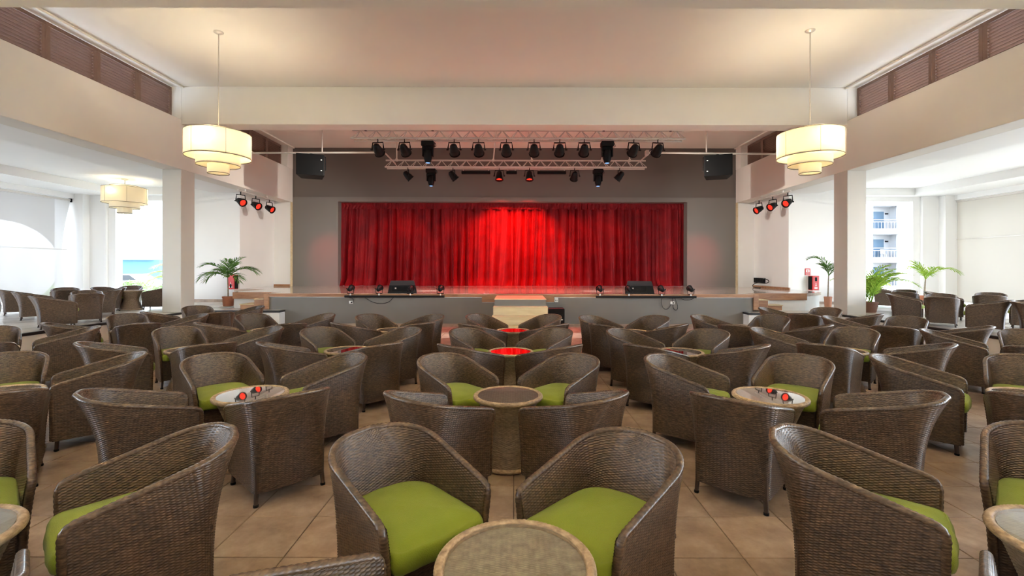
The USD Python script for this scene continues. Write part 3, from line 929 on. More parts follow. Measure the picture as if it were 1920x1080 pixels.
# ------------------------------------------------------------------ lighting truss
def truss(name, label, x0, x1, y, z, sp, h=.25, w=.26):
    """Triangular truss along x: one top chord, two bottom chords, lacing."""
    t = thing(name, label, 'truss', group='stage lighting truss')
    for cy, cz in ((y, z + h / 2), (y - w / 2, z - h / 2), (y + w / 2, z - h / 2)):
        obj('chord', MB().tube([(x0, cy, cz), (x1, cy, cz)], .029, 10), M['alu'], t, smooth=40)
    n = int((x1 - x0) / sp)
    a = MB()
    for k in range(n):
        xa, xm, xb = x0 + (x1 - x0) * k / n, x0 + (x1 - x0) * (k + .5) / n, x0 + (x1 - x0) * (k + 1) / n
        for cy in (y - w / 2, y + w / 2):
            a.tube([(xa, cy, z - h / 2), (xm, y, z + h / 2)], .012, 6).tube([(xm, y, z + h / 2), (xb, cy, z - h / 2)], .012, 6)
        a.tube([(xa, y - w / 2, z - h / 2), (xb, y + w / 2, z - h / 2)], .008, 6)
    obj('lacing', a, M['alu'], t, kind='stuff')
    return t


Y1, Y2, ZTR = 12.5, 15.9, 5.085
tf = truss('lighting_truss', 'pale metal lighting truss just below the beam, the wider front one', -4.36, 4.56, Y1, ZTR, .42)
tr_ = truss('lighting_truss', 'pale metal lighting truss further back over the stage, the narrower one', -4.40, 4.50, Y2, ZTR - .02, .42)
for xx in (-2.2, 0.1, 2.4, -4.0, 4.2):
    obj('hanger_bolt', MB().tube([(xx, Y1, ZTR + .1), (xx, Y1, ZC)], .008, 6).box(xx - .03, xx + .03, Y1 - .03, Y1 + .03, ZTR + .1, ZTR + .17), M['black_metal'], tf)
for s, side in ((-1, 'left'), (1, 'right')):
    t = thing('connecting_tube', f'thin pale tube joining the two trusses on the {side}', 'tube', group='tubes tying the trusses together')
    obj('tube', MB().tube([(s * 3.95 + .1, Y1 + .1, ZTR - .12), (s * 4.12 + .06, Y2 - .1, ZTR - .02)], .024, 10), M['alu'], t, smooth=40)
    obj('coupler', MB().box(s * 4.05 - .05, s * 4.05 + .05, 14.1, 14.25, ZTR - .13, ZTR + .02, .01), M['alu'], t)
    t = thing('speaker_pipe', f'horizontal white pipe from the truss to the {side} beam carrying a loudspeaker', 'pipe', group='loudspeaker pipes')
    obj('pipe', MB().tube([(s * 4.08, 14.17, 5.03), (s * (XB + .3), 14.17, 5.0)], .03, 12), M['white_metal'], t, smooth=40)
    obj('hanger', MB().tube([(s * 5.87, 14.17, 5.03), (s * 5.87, 14.17, ZC)], .022, 10), M['white_metal'], t, smooth=40)
for k, xx in enumerate((-4.03, -.72, .6, 3.0, 3.95)):
    o = obj('drop_tube', MB().tube([(xx + (.12 if k == 1 else -.12 if k == 2 else 0), Y2 - .6 if k in (1, 2) else Y2, ZC), (xx, Y2, ZTR + .1)], .024, 10).box(xx - .04, xx + .04, Y2 - .04, Y2 + .04, ZTR + .07, ZTR + .16, .008),
            M['white_metal'], None, 40, f'white drop tube holding the rear truss, {("first", "second", "third", "fourth", "fifth")[k]} from the left', 'tube', 'rear truss drop tubes')


def par_can(label, hang, aim, size=.3, lens='lens_off', group='stage par cans', stand=False, yoke_h=.1, gel=True):
    """hang: the point on the bar; the can sits below it (or above it with stand), its mouth along aim."""
    t = thing('par_can', label, 'stage light', hang, group=group)
    L, r = size, size * .36
    sg = 1 if stand else -1
    c = np.array([0, 0, sg * (yoke_h + r * 1.15)])
    F = T(*c) @ frame_to(aim)
    body = [(0, -L * .55), (r * .35, -L * .53), (r * .72, -L * .40), (r * .85, -L * .15), (r * .92, 0), (r, L * .12), (r, L * .42), (r * .93, L * .42), (r * .9, L * .3), (0, L * .3)]
    obj('housing', MB().lathe(body, 24, F), M['black_metal'], t, smooth=35)
    obj('lens', MB().lathe([(0, L * .30), (r * .88, L * .30), (r * .88, L * .33), (0, L * .345)], 24, F), M[lens], t, smooth=30)
    if gel:
        obj('gel_frame', MB().lathe([(r * .86, L * .42), (r * 1.18, L * .42), (r * 1.18, L * .46), (r * .86, L * .46), (r * .86, L * .42)], 16, F), M['black_metal'], t)
    a = np.asarray(aim, float); side = np.cross(a, (0, 0, 1.0)); side /= np.linalg.norm(side) + 1e-9
    q = r * 1.32
    top = np.array([0, 0, sg * yoke_h * .55])
    pts = [c + side * q - [0, 0, sg * r * .15], c + side * q + [0, 0, -sg * r * .5], top + side * q * .9, top - side * q * .9, c - side * q + [0, 0, -sg * r * .5], c - side * q - [0, 0, sg * r * .15]]
    obj('yoke', MB().tube(pts, (.014) * size / .3, 6), M['black_metal'], t)
    kb = MB()
    for s in (-1, 1):
        kb.tube([c + side * q * s * .9, c + side * q * s * 1.25], .018 * size / .3, 8)
    obj('knob', kb, M['black_metal'], t)
    cl = MB().box(-.012, .012, -.012, .012, min(0, sg * yoke_h * .6), max(0, sg * yoke_h * .6), .003)
    if stand:
        cl.box(-.018, .018, -.018, .018, -.03, .05, .004)
    else:
        cl.tube([(0, .03 * math.cos(b), .012 + .03 * math.sin(b)) for b in np.linspace(-.6, 3.6, 9)], .008, 6)
    obj('clamp', cl, M['plastic_white'] if stand else M['black_metal'], t)
    return t


def mover(label, hang):
    t = thing('moving_head_light', label, 'stage light', hang, group='moving head lights')
    obj('base', MB().box(-.17, .17, -.12, .12, -.19, -.05, .02), M['black'], t)
    obj('mount', MB().box(-.13, .13, -.03, .03, -.05, .0, .006), M['alu'], t)
    obj('yoke', MB().box(-.13, .13, -.06, .06, -.30, -.18, .02).box(-.15, -.11, -.06, .06, -.46, -.2, .012).box(.11, .15, -.06, .06, -.46, -.2, .012), M['black'], t)
    obj('head', MB().lathe([(0, -.24), (.06, -.25), (.105, -.30), (.115, -.42), (.105, -.52), (.08, -.6), (.07, -.62), (0, -.615)][::-1], 28), M['black'], t, smooth=40)
    obj('lens', MB().lathe([(0, -.637), (.055, -.632), (.055, -.618), (0, -.618)], 20), M['lens_blue'], t, smooth=30)
    obj('cable_loop', MB().tube([(.14, 0, -.05), (.2, 0, -.1), (.22, 0, -.17), (.17, 0, -.2)], .008, 6), M['cable'], t)
    return t


ORD = ('first', 'second', 'third', 'fourth', 'fifth', 'sixth', 'seventh', 'eighth', 'ninth', 'tenth', 'eleventh', 'twelfth')


def atx(px, y):
    return (px - CX) / FPX * y


for k, px in enumerate((708, 758, 851, 897, 949, 1001, 1049, 1095, 1188, 1233)):
    x = atx(px, Y1 - .13)
    par_can(f'black par can under the front truss, {ORD[k]} from the left', (x, Y1 - .13, ZTR - .185), (.14 * (1 if k < 2 else -1 if k > 7 else .2), .86, -.48), .34, 'lens_off', 'par cans on the front truss')
for k, px in enumerate((802, 1138)):
    mover(f'black moving head light on the front truss, {("left", "right")[k]} of the two', (atx(px, Y1), Y1, ZTR - .125))
for k, (px, ax, ay, ln) in enumerate(((766, .7, .3, 'lens_red'), (850, .6, .35, 'lens_red'), (936, 0, -.25, 'lens_red'), (992, 0, -.25, 'lens_red'), (1076, -.1, .9, 'lens_off'), (1160, -.6, .4, 'lens_off'))):
    par_can(f'black par can under the rear truss, {ORD[k]} from the left' + (', glowing red' if ln == 'lens_red' else ''), (atx(px, Y2), Y2 - .13, ZTR - .21), (ax, ay, -.75), .33, ln, 'par cans on the rear truss')
for k, px in enumerate((808, 1121)):
    mover(f'black moving head light on the rear truss, {("left", "right")[k]} of the two', (atx(px, Y2), Y2, ZTR - .145))
for k, (pa, pb) in enumerate(((865, 919), (949, 969), (1007, 1061))):
    xa, xb = atx(pa, Y2), atx(pb, Y2)
    t = thing('light_bar', f'slim black light bar under the rear truss, {ORD[k]} from the left', 'stage light', group='slim bars on the rear truss')
    obj('bar', MB().box(xa, xb, Y2 - .05, Y2 + .05, ZTR - .36, ZTR - .26, .015), M['black'], t)
    obj('bracket', MB().tube([(xa + .06, Y2, ZTR - .27), (xa + .06, Y2, ZTR - .145)], .008, 6).tube([(xb - .06, Y2, ZTR - .27), (xb - .06, Y2, ZTR - .145)], .008, 6), M['alu'], t)

# loudspeakers on the pipes
for s, side in ((-1, 'left'), (1, 'right')):
    x = s * 6.2
    t = thing('loudspeaker', f'black loudspeaker hanging from the pipe on the {side} of the stage', 'loudspeaker', (x, 14.17, 0), -s * .35, group='hanging loudspeakers')
    w, h, d = .37, .62, .38
    pts = np.array([(-w, -d, 0), (w, -d, 0), (w * .75, d * .8, 0), (-w * .75, d * .8, 0)])
    q = trimesh.creation.extrude_polygon(__import__('shapely').Polygon(pts[:, :2]).buffer(.02), h)
    q.apply_translation((0, 0, 4.27))
    obj('cabinet', (np.array(q.vertices), np.array(q.faces)), M['black'], t)
    obj('bracket', MB().box(-w - .03, w + .03, -.03, .03, 4.9, 4.925, .004).box(-w - .045, -w - .02, -.03, .03, 4.5, 4.92, .004).box(w + .02, w + .045, -.03, .03, 4.5, 4.92, .004).box(-.04, .04, -.04, .04, 4.92, 4.986, .01), M['black_metal'], t)
    for zz in (4.4, 4.72):
        obj('corner_fitting', MB().box(-s * .30 - .02, -s * .30 + .02, -d - .03, -d - .015, zz, zz + .025), M['plastic_white'], t)

# lamps on bars under the side beams
for s, side in ((-1, 'left'), (1, 'right')):
    x = s * 8.52
    t = thing('lamp_bar', f'grey pipe under the {side} beam with three red lamps', 'pipe', group='side lamp bars')
    obj('pipe', MB().tube([(x, 14.3, ZB - .09), (x, 16.4, ZB - .09)], .024, 10), M['alu'], t, smooth=40)
    for yy in (14.7, 16.0):
        obj('bracket', MB().box(x - .02, x + .02, yy - .02, yy + .02, ZB - .1, ZB, .004), M['alu'], t)
    for k, yy in enumerate((14.45, 15.3, 16.15)):
        par_can(f'black lamp glowing red under the {side} beam, {("nearest", "middle", "farthest")[k]} of three', (x, yy, ZB - .12), (-s * .75, -.42 + .12 * k, -.36), .31, 'lens_red', 'red lamps under the side beams', yoke_h=.17)

# ------------------------------------------------------------------ on the stage
for s, (xa, xb, xs) in ((-1, (-4.56, -1.87, (-4.4, -3.63, -2.79, -1.98))), (1, (2.2, 4.9, (2.31, 3.09, 3.97, 4.75)))):
    side = 'left' if s < 0 else 'right'
    t = thing('footlight_rail', f'black rail on the stage edge {side} of the steps', 'rail', group='footlight rails')
    obj('rail', MB().box(xa, xb, YS - .1, YS - .045, ZS - .1, ZS - .045, .006), M['black_metal'], t)
    for k, x in enumerate(xs):
        par_can(f'small black footlight on the {side} stage rail, {ORD[k]} from the left', (x, YS - .075, ZS - .05), (.0 + .1 * (x < 0) - .1 * (x > 0), .92, .35), .20, 'lens_off', 'footlights along the stage edge', True, .10)
    x = -3.12 if s < 0 else 3.5
    t = thing('stage_monitor', f'black wedge loudspeaker lying on the stage edge, {side} of the steps', 'loudspeaker', (x, 12.98, ZS), .22 * -s, group='wedge monitors on the stage')
    pr = np.array([(-.30, .0), (.28, .0), (.30, .06), (.06, .34), (-.22, .34), (-.32, .22)])
    q = trimesh.creation.extrude_polygon(__import__('shapely').Polygon(pr), .72)
    Mx = np.array([[0, 0, 1, -.36], [1, 0, 0, 0], [0, 1, 0, 0], [0, 0, 0, 1.0]])
    cv = np.array(q.vertices) @ Mx[:3, :3].T + Mx[:3, 3]
    cv[:, 0] *= 1.08 - .75 * np.clip(cv[:, 2] - .06, 0, 1)
    obj('cabinet', (cv, np.array(q.faces)), M['black_cloth'], t)
    obj('handle_recess', MB().box(-.09, .09, -.19, -.05, .338, .344, .002), M['black'], t)
    obj('connector_panel', MB().box(-.27, .16, -.318, -.305, .06, .2, .003), M['rubber'], t)
    obj('socket', MB().box(-.2, -.16, -.323, -.316, .12, .16), M['alu'], t)
    # wall socket below the rail
    x = -4.41 if s < 0 else 4.28
    t = thing('wall_socket', f'white socket on the grey stage front, {side} of the steps', 'socket', group='sockets on the stage front')
    obj('plate', MB().box(x - .055, x + .055, YS - .014, YS, .535, .61, .004), M['plastic_white'], t)
    obj('insert', MB().lathe([(0, 0), (.02, 0), (.02, .006), (0, .006)], 16, T(x + .02, YS - .014, .572) @ R((1, 0, 0), PI / 2)), M['black'], t)
t = thing('junction_box', 'white double socket beside the red-lit stage fascia, right of the steps', 'socket')
obj('plate', MB().box(1.09, 1.19, YS - .03, YS, .585, .705, .004), M['plastic_white'], t)
obj('insert', MB().box(1.11, 1.13, YS - .034, YS - .028, .63, .65).box(1.15, 1.17, YS - .034, YS - .028, .63, .65), M['black'], t)


def cable(label, pts, r=.007):
    p = np.array(pts, float)
    u = np.linspace(0, len(p) - 1, 8 * len(p))
    from scipy.interpolate import CubicSpline
    q = CubicSpline(np.arange(len(p)), p)(u)
    return obj('cable', MB().tube(q, r, 6), M['cable'], None, 40, label, 'cable', 'loose cables at the stage')


yc = YS - .02
cable('thin black cable looping under the left footlight rail', [(-4.0, yc - .05, .7), (-3.9, yc, .62), (-3.7, yc, .55), (-3.45, yc, .56), (-3.3, yc, .66), (-3.25, yc - .05, .7)])
cable('thin black cable from the rail to the left stage socket', [(-4.42, yc - .05, .7), (-4.35, yc, .66), (-4.34, yc, .6), (-4.38, yc, .575)])
cable('black cable hanging in a deep loop left of the right socket', [(3.98, yc - .05, .7), (3.98, yc, .58), (4.02, yc, .45), (4.11, yc, .40), (4.19, yc, .45), (4.24, yc, .54)])
cable('black cable hanging in a loop right of the right socket', [(4.33, yc - .05, .7), (4.38, yc, .6), (4.42, yc, .46), (4.38, yc, .38), (4.31, yc, .42), (4.30, yc, .53)])
cable('thin black cable dropping straight to the right stage socket', [(4.27, yc - .05, .7), (4.28, yc, .66), (4.28, yc, .60)])
cable('black cable bunched under the right end of the rail', [(4.5, yc - .05, .7), (4.6, yc, .655), (4.72, yc, .65), (4.85, yc - .03, .7)])

# steps
t = thing('stage_steps', 'wooden steps with grey top landing leading up to the stage', 'steps')
xc, hw = .155, .625
xc = .15
obj('landing_top', MB().box(xc - hw, xc + hw, 11.1, YS - .05, .745, .765, .005), M['pine'], t)
obj('landing_front', MB().box(xc - hw + .01, xc + hw - .01, 11.12, YS - .06, .60, .745), M['stage_grey'], t)
for k, (z1, ya, yb) in enumerate(((.60, 10.8, 11.14), (.41, 10.5, 10.82), (.21, 10.2, 10.52))):
    obj('tread', MB().box(xc - hw - .015 * (k + 1), xc + hw + .015 * (k + 1), ya, yb, z1 - .03, z1, .005), M['pine'], t)
    obj('riser', MB().box(xc - hw - .012 * (k + 1), xc + hw + .012 * (k + 1), ya + .015, YS - .06 if k == 0 else yb + .3, .0 if k == 2 else z1 - .195, z1 - .03, .004), M['pine'], t)
obj('base', MB().box(xc - hw, xc + hw, 10.85, YS - .06, 0, .41), M['pine'], t)
t = thing('subwoofer', 'black subwoofer on the floor right of the wooden steps', 'loudspeaker', (1.1, 12.2, 0))
obj('cabinet', MB().box(-.21, .21, -.2, .25, .015, .455, .012), M['black'], t)
obj('slot', MB().box(-.13, .17, -.206, -.196, .27, .31), M['rubber'], t)
for a in (-.17, .17):
    for b in (-.16, .2):
        obj('foot', MB().lathe([(0, 0), (.02, 0), (.02, .016), (0, .016)], 10, T(a, b, 0)), M['rubber'], t)
obj('badge', MB().box(.10, .16, -.205, -.199, .16, .18), M['plastic_white'], t)


# curtains: folds along x with a shirred heading and a pooling hem
def curtain(x0, x1, z0, z1, seed, nu=1000, nv=46):
    rg = np.random.default_rng(seed)
    u = np.linspace(0, 1, nu)
    x = x0 + (x1 - x0) * u
    w = np.cumsum(.55 + .9 * meshkit.noise(np.stack([x * 2.2, x * 0, x * 0 + seed], -1), seed)) ; w = w / w[-1] * (x1 - x0)
    nf = 2.7
    v = np.linspace(0, 1, nv) ** .8
    X, V = np.meshgrid(x, v, indexing='ij')
    W = np.meshgrid(w, v, indexing='ij')[0]
    low = np.clip(1 - V * 1.2, 0, 1)
    ph = 2 * PI * nf * W + 1.2 * meshkit.noise(np.stack([X * 1.3, V * .8, V * 0 + 3], -1), seed + 1) * (1 + low)
    amp = .07 + .09 * meshkit.noise(np.stack([X * 1.7, V * .8, V * 0], -1), seed + 2)
    y = -amp * (np.abs(np.sin(ph / 2)) ** .7 * 2 - 1) * (.6 + .5 * low) - .022 * np.sin(ph * 2.3 + 5 * meshkit.noise(np.stack([X * 2, V * 1.2, V * 0], -1), seed + 9))
    hem = np.clip((.10 - V) / .10, 0, 1) ** 1.6
    y -= hem * (.06 + .16 * meshkit.noise(np.stack([X * 3.1, V * 2, V * 0], -1), seed + 4))
    X = X + .03 * np.sin(ph) * (.5 + low) + hem * .08 * (meshkit.noise(np.stack([X * 4, V * 3, V * 0], -1), seed + 5) - .5)
    Z = z0 + (z1 - z0) * V + hem * .0
    P = np.stack([X, y, Z], -1)
    f = grid_faces(nu, nv, False)
    p = P.reshape(-1, 3); m = f[100]
    if np.cross(p[m[1]] - p[m[0]], p[m[2]] - p[m[0]])[1] > 0:
        f = f[:, ::-1]
    return p, f


def heading(x0, x1, z0, z1, seed):
    nu, nv = 900, 12
    u = np.linspace(x0, x1, nu); v = np.linspace(0, 1, nv)
    X, V = np.meshgrid(u, v, indexing='ij')
    ph = 2 * PI * 3.6 * X + 2.5 * meshkit.noise(np.stack([X * 3, V * 2, V * 0], -1), seed)
    y = -.05 - .035 * np.abs(np.sin(ph)) * (1.1 - .6 * V) - .02 * meshkit.noise(np.stack([X * 9, V * 4, V * 0], -1), seed)
    P = np.stack([X, y, z0 + (z1 - z0) * V + .01 * np.sin(ph * .7) * (1 - V)], -1).reshape(-1, 3)
    f = grid_faces(nu, nv)
    m = f[50]
    if np.cross(P[m[1]] - P[m[0]], P[m[2]] - P[m[0]])[1] > 0:
        f = f[:, ::-1]
    return P, f


YCU = YW + .42
for s, (xa, xb) in ((-1, (OX0 - .15, -.02)), (1, (-.12, OX1 + .15))):
    side = 'left' if s < 0 else 'right'
    t = thing('stage_curtain', f'red velvet stage curtain, {side} half, hanging in deep folds', 'curtain', (0, YCU + (.03 if s > 0 else 0), 0), group='red stage curtains')
    obj('cloth', curtain(xa, xb, ZS + .005, 4.02, 11 + s), M['velvet'], t, smooth=True)
    obj('heading', heading(xa, xb, 3.78, 4.04, 21 + s), M['velvet'], t, smooth=True)

# power strip and cable on the right white wall, extinguishers
t = thing('socket_strip', 'black multi-socket strip on the white wall right of the stage', 'power strip')
xw = 9.05
obj('strip', MB().box(xw - .06, xw, 16.7, 17.42, .98, 1.16, .006), M['rubber'], t)
for k in range(6):
    obj('socket', MB().box(xw - .068, xw - .058, 16.74 + k * .113, 16.82 + k * .113, 1.02, 1.12, .003), M['black'], t)
cable('black cable curling from the socket strip down to the stage', [(xw - .08, 16.7, 1.13), (xw - .12, 16.45, 1.13), (xw - .1, 16.3, 1.05), (xw - .14, 16.5, .98), (xw - .16, 16.9, .99), (xw - .25, 17.1, .9), (xw - .3, 16.9, .83), (xw - .35, 16.4, .825)], .014)
for s, x in ((-1, -9.2), (1, 9.80)):
    side = 'left' if s < 0 else 'right'
    z0 = .80 if s > 0 else .80
    t = thing('extinguisher_cabinet', f'red fire extinguisher cabinet on the white wall, {side} of the stage', 'fire extinguisher', (x, 15.29, z0), group='fire extinguisher cabinets')
    obj('cabinet', MB().box(-.11, .11, -.22, 0, 0, .47, .008), M['red_box'], t)
    obj('side_panel', MB().box(-s * .112 - .003, -s * .112 + .003, -.2, -.01, .02, .45), M['black'], t)
    obj('door', MB().box(-.10, .10, -.228, -.218, .015, .455, .004), M['red_box'], t)
    obj('window', MB().box(-.035, .035, -.232, -.227, .30, .42, .003) if s > 0 else MB().box(-.03, .03, -.232, -.227, .05, .17, .003), M['rubber'], t)
    obj('label', MB().box(-.045, .045, -.231, -.227, .05, .10), M['label_white'], t)
    obj('arrow', MB().box(-.006, .006, -.231, -.227, .12, .24).box(-.03, .03, -.231, -.227, .16, .175), M['label_white'], t)
t = thing('extinguisher_sign', 'small red and white extinguisher sign above the right red cabinet', 'sign', (9.67, 15.29, 1.29))
obj('plate', MB().box(-.085, .085, -.012, 0, 0, .22, .002), M['red_box'], t)
obj('picture', MB().box(-.055, .055, -.014, -.011, .09, .19), M['label_white'], t)
obj('symbol', MB().lathe([(0, 0), (.014, 0), (.014, .055), (.006, .065), (0, .065)], 10, T(.0, -.0145, .105) @ np.diag([1, .1, 1, 1])), M['red_box'], t)
obj('caption', MB().box(-.06, .06, -.014, -.011, .03, .05), M['label_white'], t)
#%%PART4
# ------------------------------------------------------------------ palms
def frond_mesh(L, up, droop, nleaf, wid, seed, leafL=.32, twist=0.0):
    """A feather frond in the xz plane starting at the origin towards +x."""
    rg = random.Random(seed)
    k = np.linspace(0, 1, 24)
    a = up + (-droop) * k ** 1.3
    dx = np.cos(a) * L / 23; dz = np.sin(a) * L / 23
    x = np.concatenate([[0], np.cumsum(dx[:-1])]); z = np.concatenate([[0], np.cumsum(dz[:-1])])
    path = np.stack([x, np.zeros(24), z], 1)
    rach = MB().tube(path, np.linspace(.011, .003, 24), 5)
    lf = MB()
    for i in range(nleaf):
        u = .16 + .84 * i / (nleaf - 1)
        p = np.array([np.interp(u, k, path[:, c]) for c in range(3)])
        j = min(int(u * 23), 22)
        tdir = path[j + 1] - path[j]; tdir /= np.linalg.norm(tdir)
        nrm = np.array([-tdir[2], 0, tdir[0]])
        ll = leafL * (math.sin(PI * (.12 + .80 * u)) ** .7) * rg.uniform(.85, 1.1)
        for s in (-1, 1):
            sp = math.radians(rg.uniform(42, 58) - 22 * u)
            d = tdir * math.cos(sp) + np.array([0, s, 0]) * math.sin(sp) + nrm * rg.uniform(.05, .3)
            d /= np.linalg.norm(d)
            sidev = np.cross(d, nrm); sidev /= np.linalg.norm(sidev) + 1e-9
            w = wid * (.7 + .5 * math.sin(PI * u))
            drp = np.array([0, 0, -1.0]) * ll
            q = [p, p + d * ll * .35 + sidev * w / 2 + drp * .02, p + d * ll * .35 - sidev * w / 2 + drp * .02, p + d * ll * .35 + nrm * w * .2,
                 p + d * ll * .72 + sidev * w * .4 + drp * .12, p + d * ll * .72 - sidev * w * .4 + drp * .12, p + d * ll + drp * .26]
            lf.add(q, [(0, 1, 3), (0, 3, 2), (1, 4, 3), (3, 4, 5), (3, 5, 2), (4, 6, 5)])
    return rach, lf


def pot_mesh(r0, r1, h, rim=True):
    pr = [(0, 0), (r0, 0), (r0 * 1.06, h * .08), ((r0 + r1) / 2 * 1.06, h * .5), (r1, h * .86)]
    pr += [(r1 * 1.08, h * .86), (r1 * 1.08, h), (r1 * .93, h), (r1 * .9, h * .88), (0, h * .88)] if rim else [(r1, h), (r1 * .92, h), (r1 * .9, h * .88), (0, h * .88)]
    return MB().lathe(pr, 40)


def palm(name, label, cat, loc, pot, stems, fronds, leaf, seed, group, leafL=.32, nleaf=22, wid=.022):
    """stems: (dx, dy, height, lean x, lean y, r); fronds: (stem, azimuth deg, length, up deg, droop deg)."""
    t = thing(name, label, cat, loc, group=group)
    h = 0
    if pot:
        r0, r1, h, pm = pot
        obj('pot', pot_mesh(r0, r1, h), M[pm], t, smooth=35)
        obj('soil', MB().lathe([(0, h * .885), (r1 * .6, h * .9), (r1 * .9, h * .885)], 24), M['soil'], t)
        h *= .88
    tops = []
    for (dx, dy, hh, lx, ly, r) in stems:
        k = np.linspace(0, 1, 14)
        pts = np.stack([dx + lx * k ** 1.5, dy + ly * k ** 1.5, h - .02 + (hh - h) * k], 1)
        rad = np.linspace(r * 1.25, r * .8, 14) * (1 + .1 * (np.arange(14) % 2))
        obj('trunk' if r > .015 else 'stem', MB().tube(pts, rad, 9), M['trunk'] if r > .015 else M[leaf], t, smooth=50)
        tops.append(pts[-1])
    for n, (si, az, L, up, dr) in enumerate(fronds):
        ra, lf = frond_mesh(L, math.radians(up), math.radians(dr), nleaf, wid, seed * 100 + n, leafL)
        Mx = T(*tops[si]) @ R((0, 0, 1), math.radians(az))
        v = np.vstack([ra.get()[0], lf.get()[0]]); f = np.vstack([ra.get()[1], lf.get()[1] + len(ra.get()[0])])
        v = v @ Mx[:3, :3].T + Mx[:3, 3]
        obj('frond', (v, f), M[leaf], t)
    return t


palm('potted_palm', 'small potted palm with open crown by the left end of the stage', 'palm', (-8.47, 13.75, PL), (.13, .15, .28, 'terracotta'), [(0, 0, .86, -.02, 0, .017)],
     [(0, 180, .95, 62, 95), (0, 150, .8, 50, 100), (0, 200, .85, 35, 100), (0, 95, .7, 70, 70), (0, 75, .85, 72, 60), (0, 30, .95, 50, 95), (0, -5, 1.0, 45, 90), (0, -35, .8, 30, 90), (0, 250, .75, 35, 100), (0, 300, .7, 45, 90), (0, 120, .6, 80, 40)], 'leaf', 1, 'potted palms', .36, 20, .022)
palm('potted_palm', 'slim potted palm half behind the right column near the red cabinet', 'palm', (9.47, 14.0, PR), (.085, .10, .33, 'terracotta_light'), [(0, 0, .98, .02, 0, .016)],
     [(0, 178, .95, 88, 118), (0, 165, .42, 80, 60), (0, 60, .8, 60, 90), (0, 0, .9, 60, 90), (0, 300, .75, 50, 90)], 'leaf', 2, 'potted palms', .36, 20, .022)
_bs = [(-.12, 0, .30, -.08, 0, .012), (.1, .05, .36, .08, .05, .012), (0, -.08, .28, .02, -.08, .012), (.06, .1, .40, .12, .1, .012), (-.08, .08, .34, -.05, .1, .012)]
palm('bushy_palm', 'bushy bright green palm in a wide brown pot right of the column', 'palm', (9.55, 12.6, PR), (.22, .26, .28, 'pot_brown'), _bs,
     [(k % 5, (k * 67) % 250 - 125, .75 + .25 * ((k * 7) % 3), 84 - 8 * (k % 4), 50 + 16 * (k % 3)) for k in range(22)] + [(1, 5, 1.5, 62, 80), (3, -20, 1.4, 58, 105), (0, 120, 1.2, 80, 40)], 'leaf_bright', 3, 'potted palms', .34, 20, .022)
palm('potted_palm', 'single-stem palm with two arching fronds before the right end wall', 'palm', (13.0, 14.7, PR), (.18, .22, .32, 'terracotta'), [(0, 0, .86, .03, 0, .02)],
     [(0, 160, .75, 84, 70), (0, 185, .8, 70, 100), (0, 120, .6, 80, 60), (0, -5, 1.15, 50, 95), (0, 15, .8, 62, 85), (0, 240, .55, 60, 100)], 'leaf_bright', 4, 'potted palms', .34, 22, .02)

# ------------------------------------------------------------------ blinds and outer screens
def blind(name, label, mat, x, y0, y1, z0, z1, batten, wave, parent_group):
    t = thing(name, label, 'blind', group=parent_group)
    ny, nz = 160, 30
    Y, Z = np.meshgrid(np.linspace(y0, y1, ny), np.linspace(z0, z1, nz), indexing='ij')
    k = (z1 - Z) / (z1 - z0)
    X = x + wave * (np.sin(Y * 7 + 1.5 * np.sin(Z * 1.1)) * .35 + np.sin(Y * 2.3 + Z)) * (.35 + k)
    edge = np.clip((Y - (y1 - .5)) / .5, 0, 1) * wave * 6
    Yd = Y - edge * np.sin(PI * np.clip(k, 0, 1)) * .9
    obj('cloth', (np.stack([X, Yd, Z], -1).reshape(-1, 3), grid_faces(ny, nz)), M[mat], t, smooth=True)
    obj('head_rail', MB().box(x - .035, x + .035, y0, y1 + .03, z1 - .02, z1 + .05, .01), M['alu'], t)
    obj('end_cap', MB().box(x - .05, x + .05, y1 + .0, y1 + .05, z1 - .05, z1 + .07, .008), M['rubber'], t)
    xs = x + (.02 if x < 0 else -.02)
    obj('batten', MB().box(xs - .012, xs + .012, y0, y1 - (.12 if wave else 0), batten - .012, batten + .012, .003), M['alu'], t)
    obj('bottom_bar', MB().box(x - .02, x + .02, y0, y1 - (.1 if wave else 0), z0 - .03, z0 + .01, .005), M['alu'], t)
    return t


blind('sheer_screen', 'sheer white roller screen with a cross batten, along the left aisle', 'sheer', -XO + .05, 11.9, 15.6, .52, 3.75, 2.1, .05, 'aisle screens')
blind('roller_blind', 'flat cream roller blind with a cross seam, along the right aisle', 'blind', XO - .05, 11.9, 15.75, .42, 3.76, 2.5, 0.0, 'aisle screens')
for s, side in ((-1, 'left'), (1, 'right')):
    struct('beam_outer_' + side, MB().box(s * (XO - .15), s * (XO + .5), YB, YE + .3, 3.82, ZB + .02), 'white_paint', f'white outer edge beam over the {side} aisle screens', 'beam')

# parasol outside behind the sheer screen
t = thing('parasol', 'large round white parasol tilted outside behind the sheer screen', 'parasol', (-16.7, 15.0, 1.62), 0)
F = frame_to((.82, -.57, .12))
obj('canopy', MB().lathe([(0, .22), (.5, .18), (1.0, .09), (1.45, 0), (1.455, -.02), (1.0, .075), (.5, .165), (0, .205)], 48, F), M['parasol'], t, smooth=40)
obj('pole', MB().tube([(-.15, .1, .0), (-.15, .1, -1.62)], .025, 10), M['white_metal'], t)
rb = MB()
for k in range(8):
    a = k * PI / 4
    q = np.array([(0, 0, .19, 1), (1.43 * math.cos(a), 1.43 * math.sin(a), -.01, 1)]) @ F.T
    rb.tube(q[:, :3], .008, 5)
obj('rib', rb, M['white_metal'], t, kind='stuff')

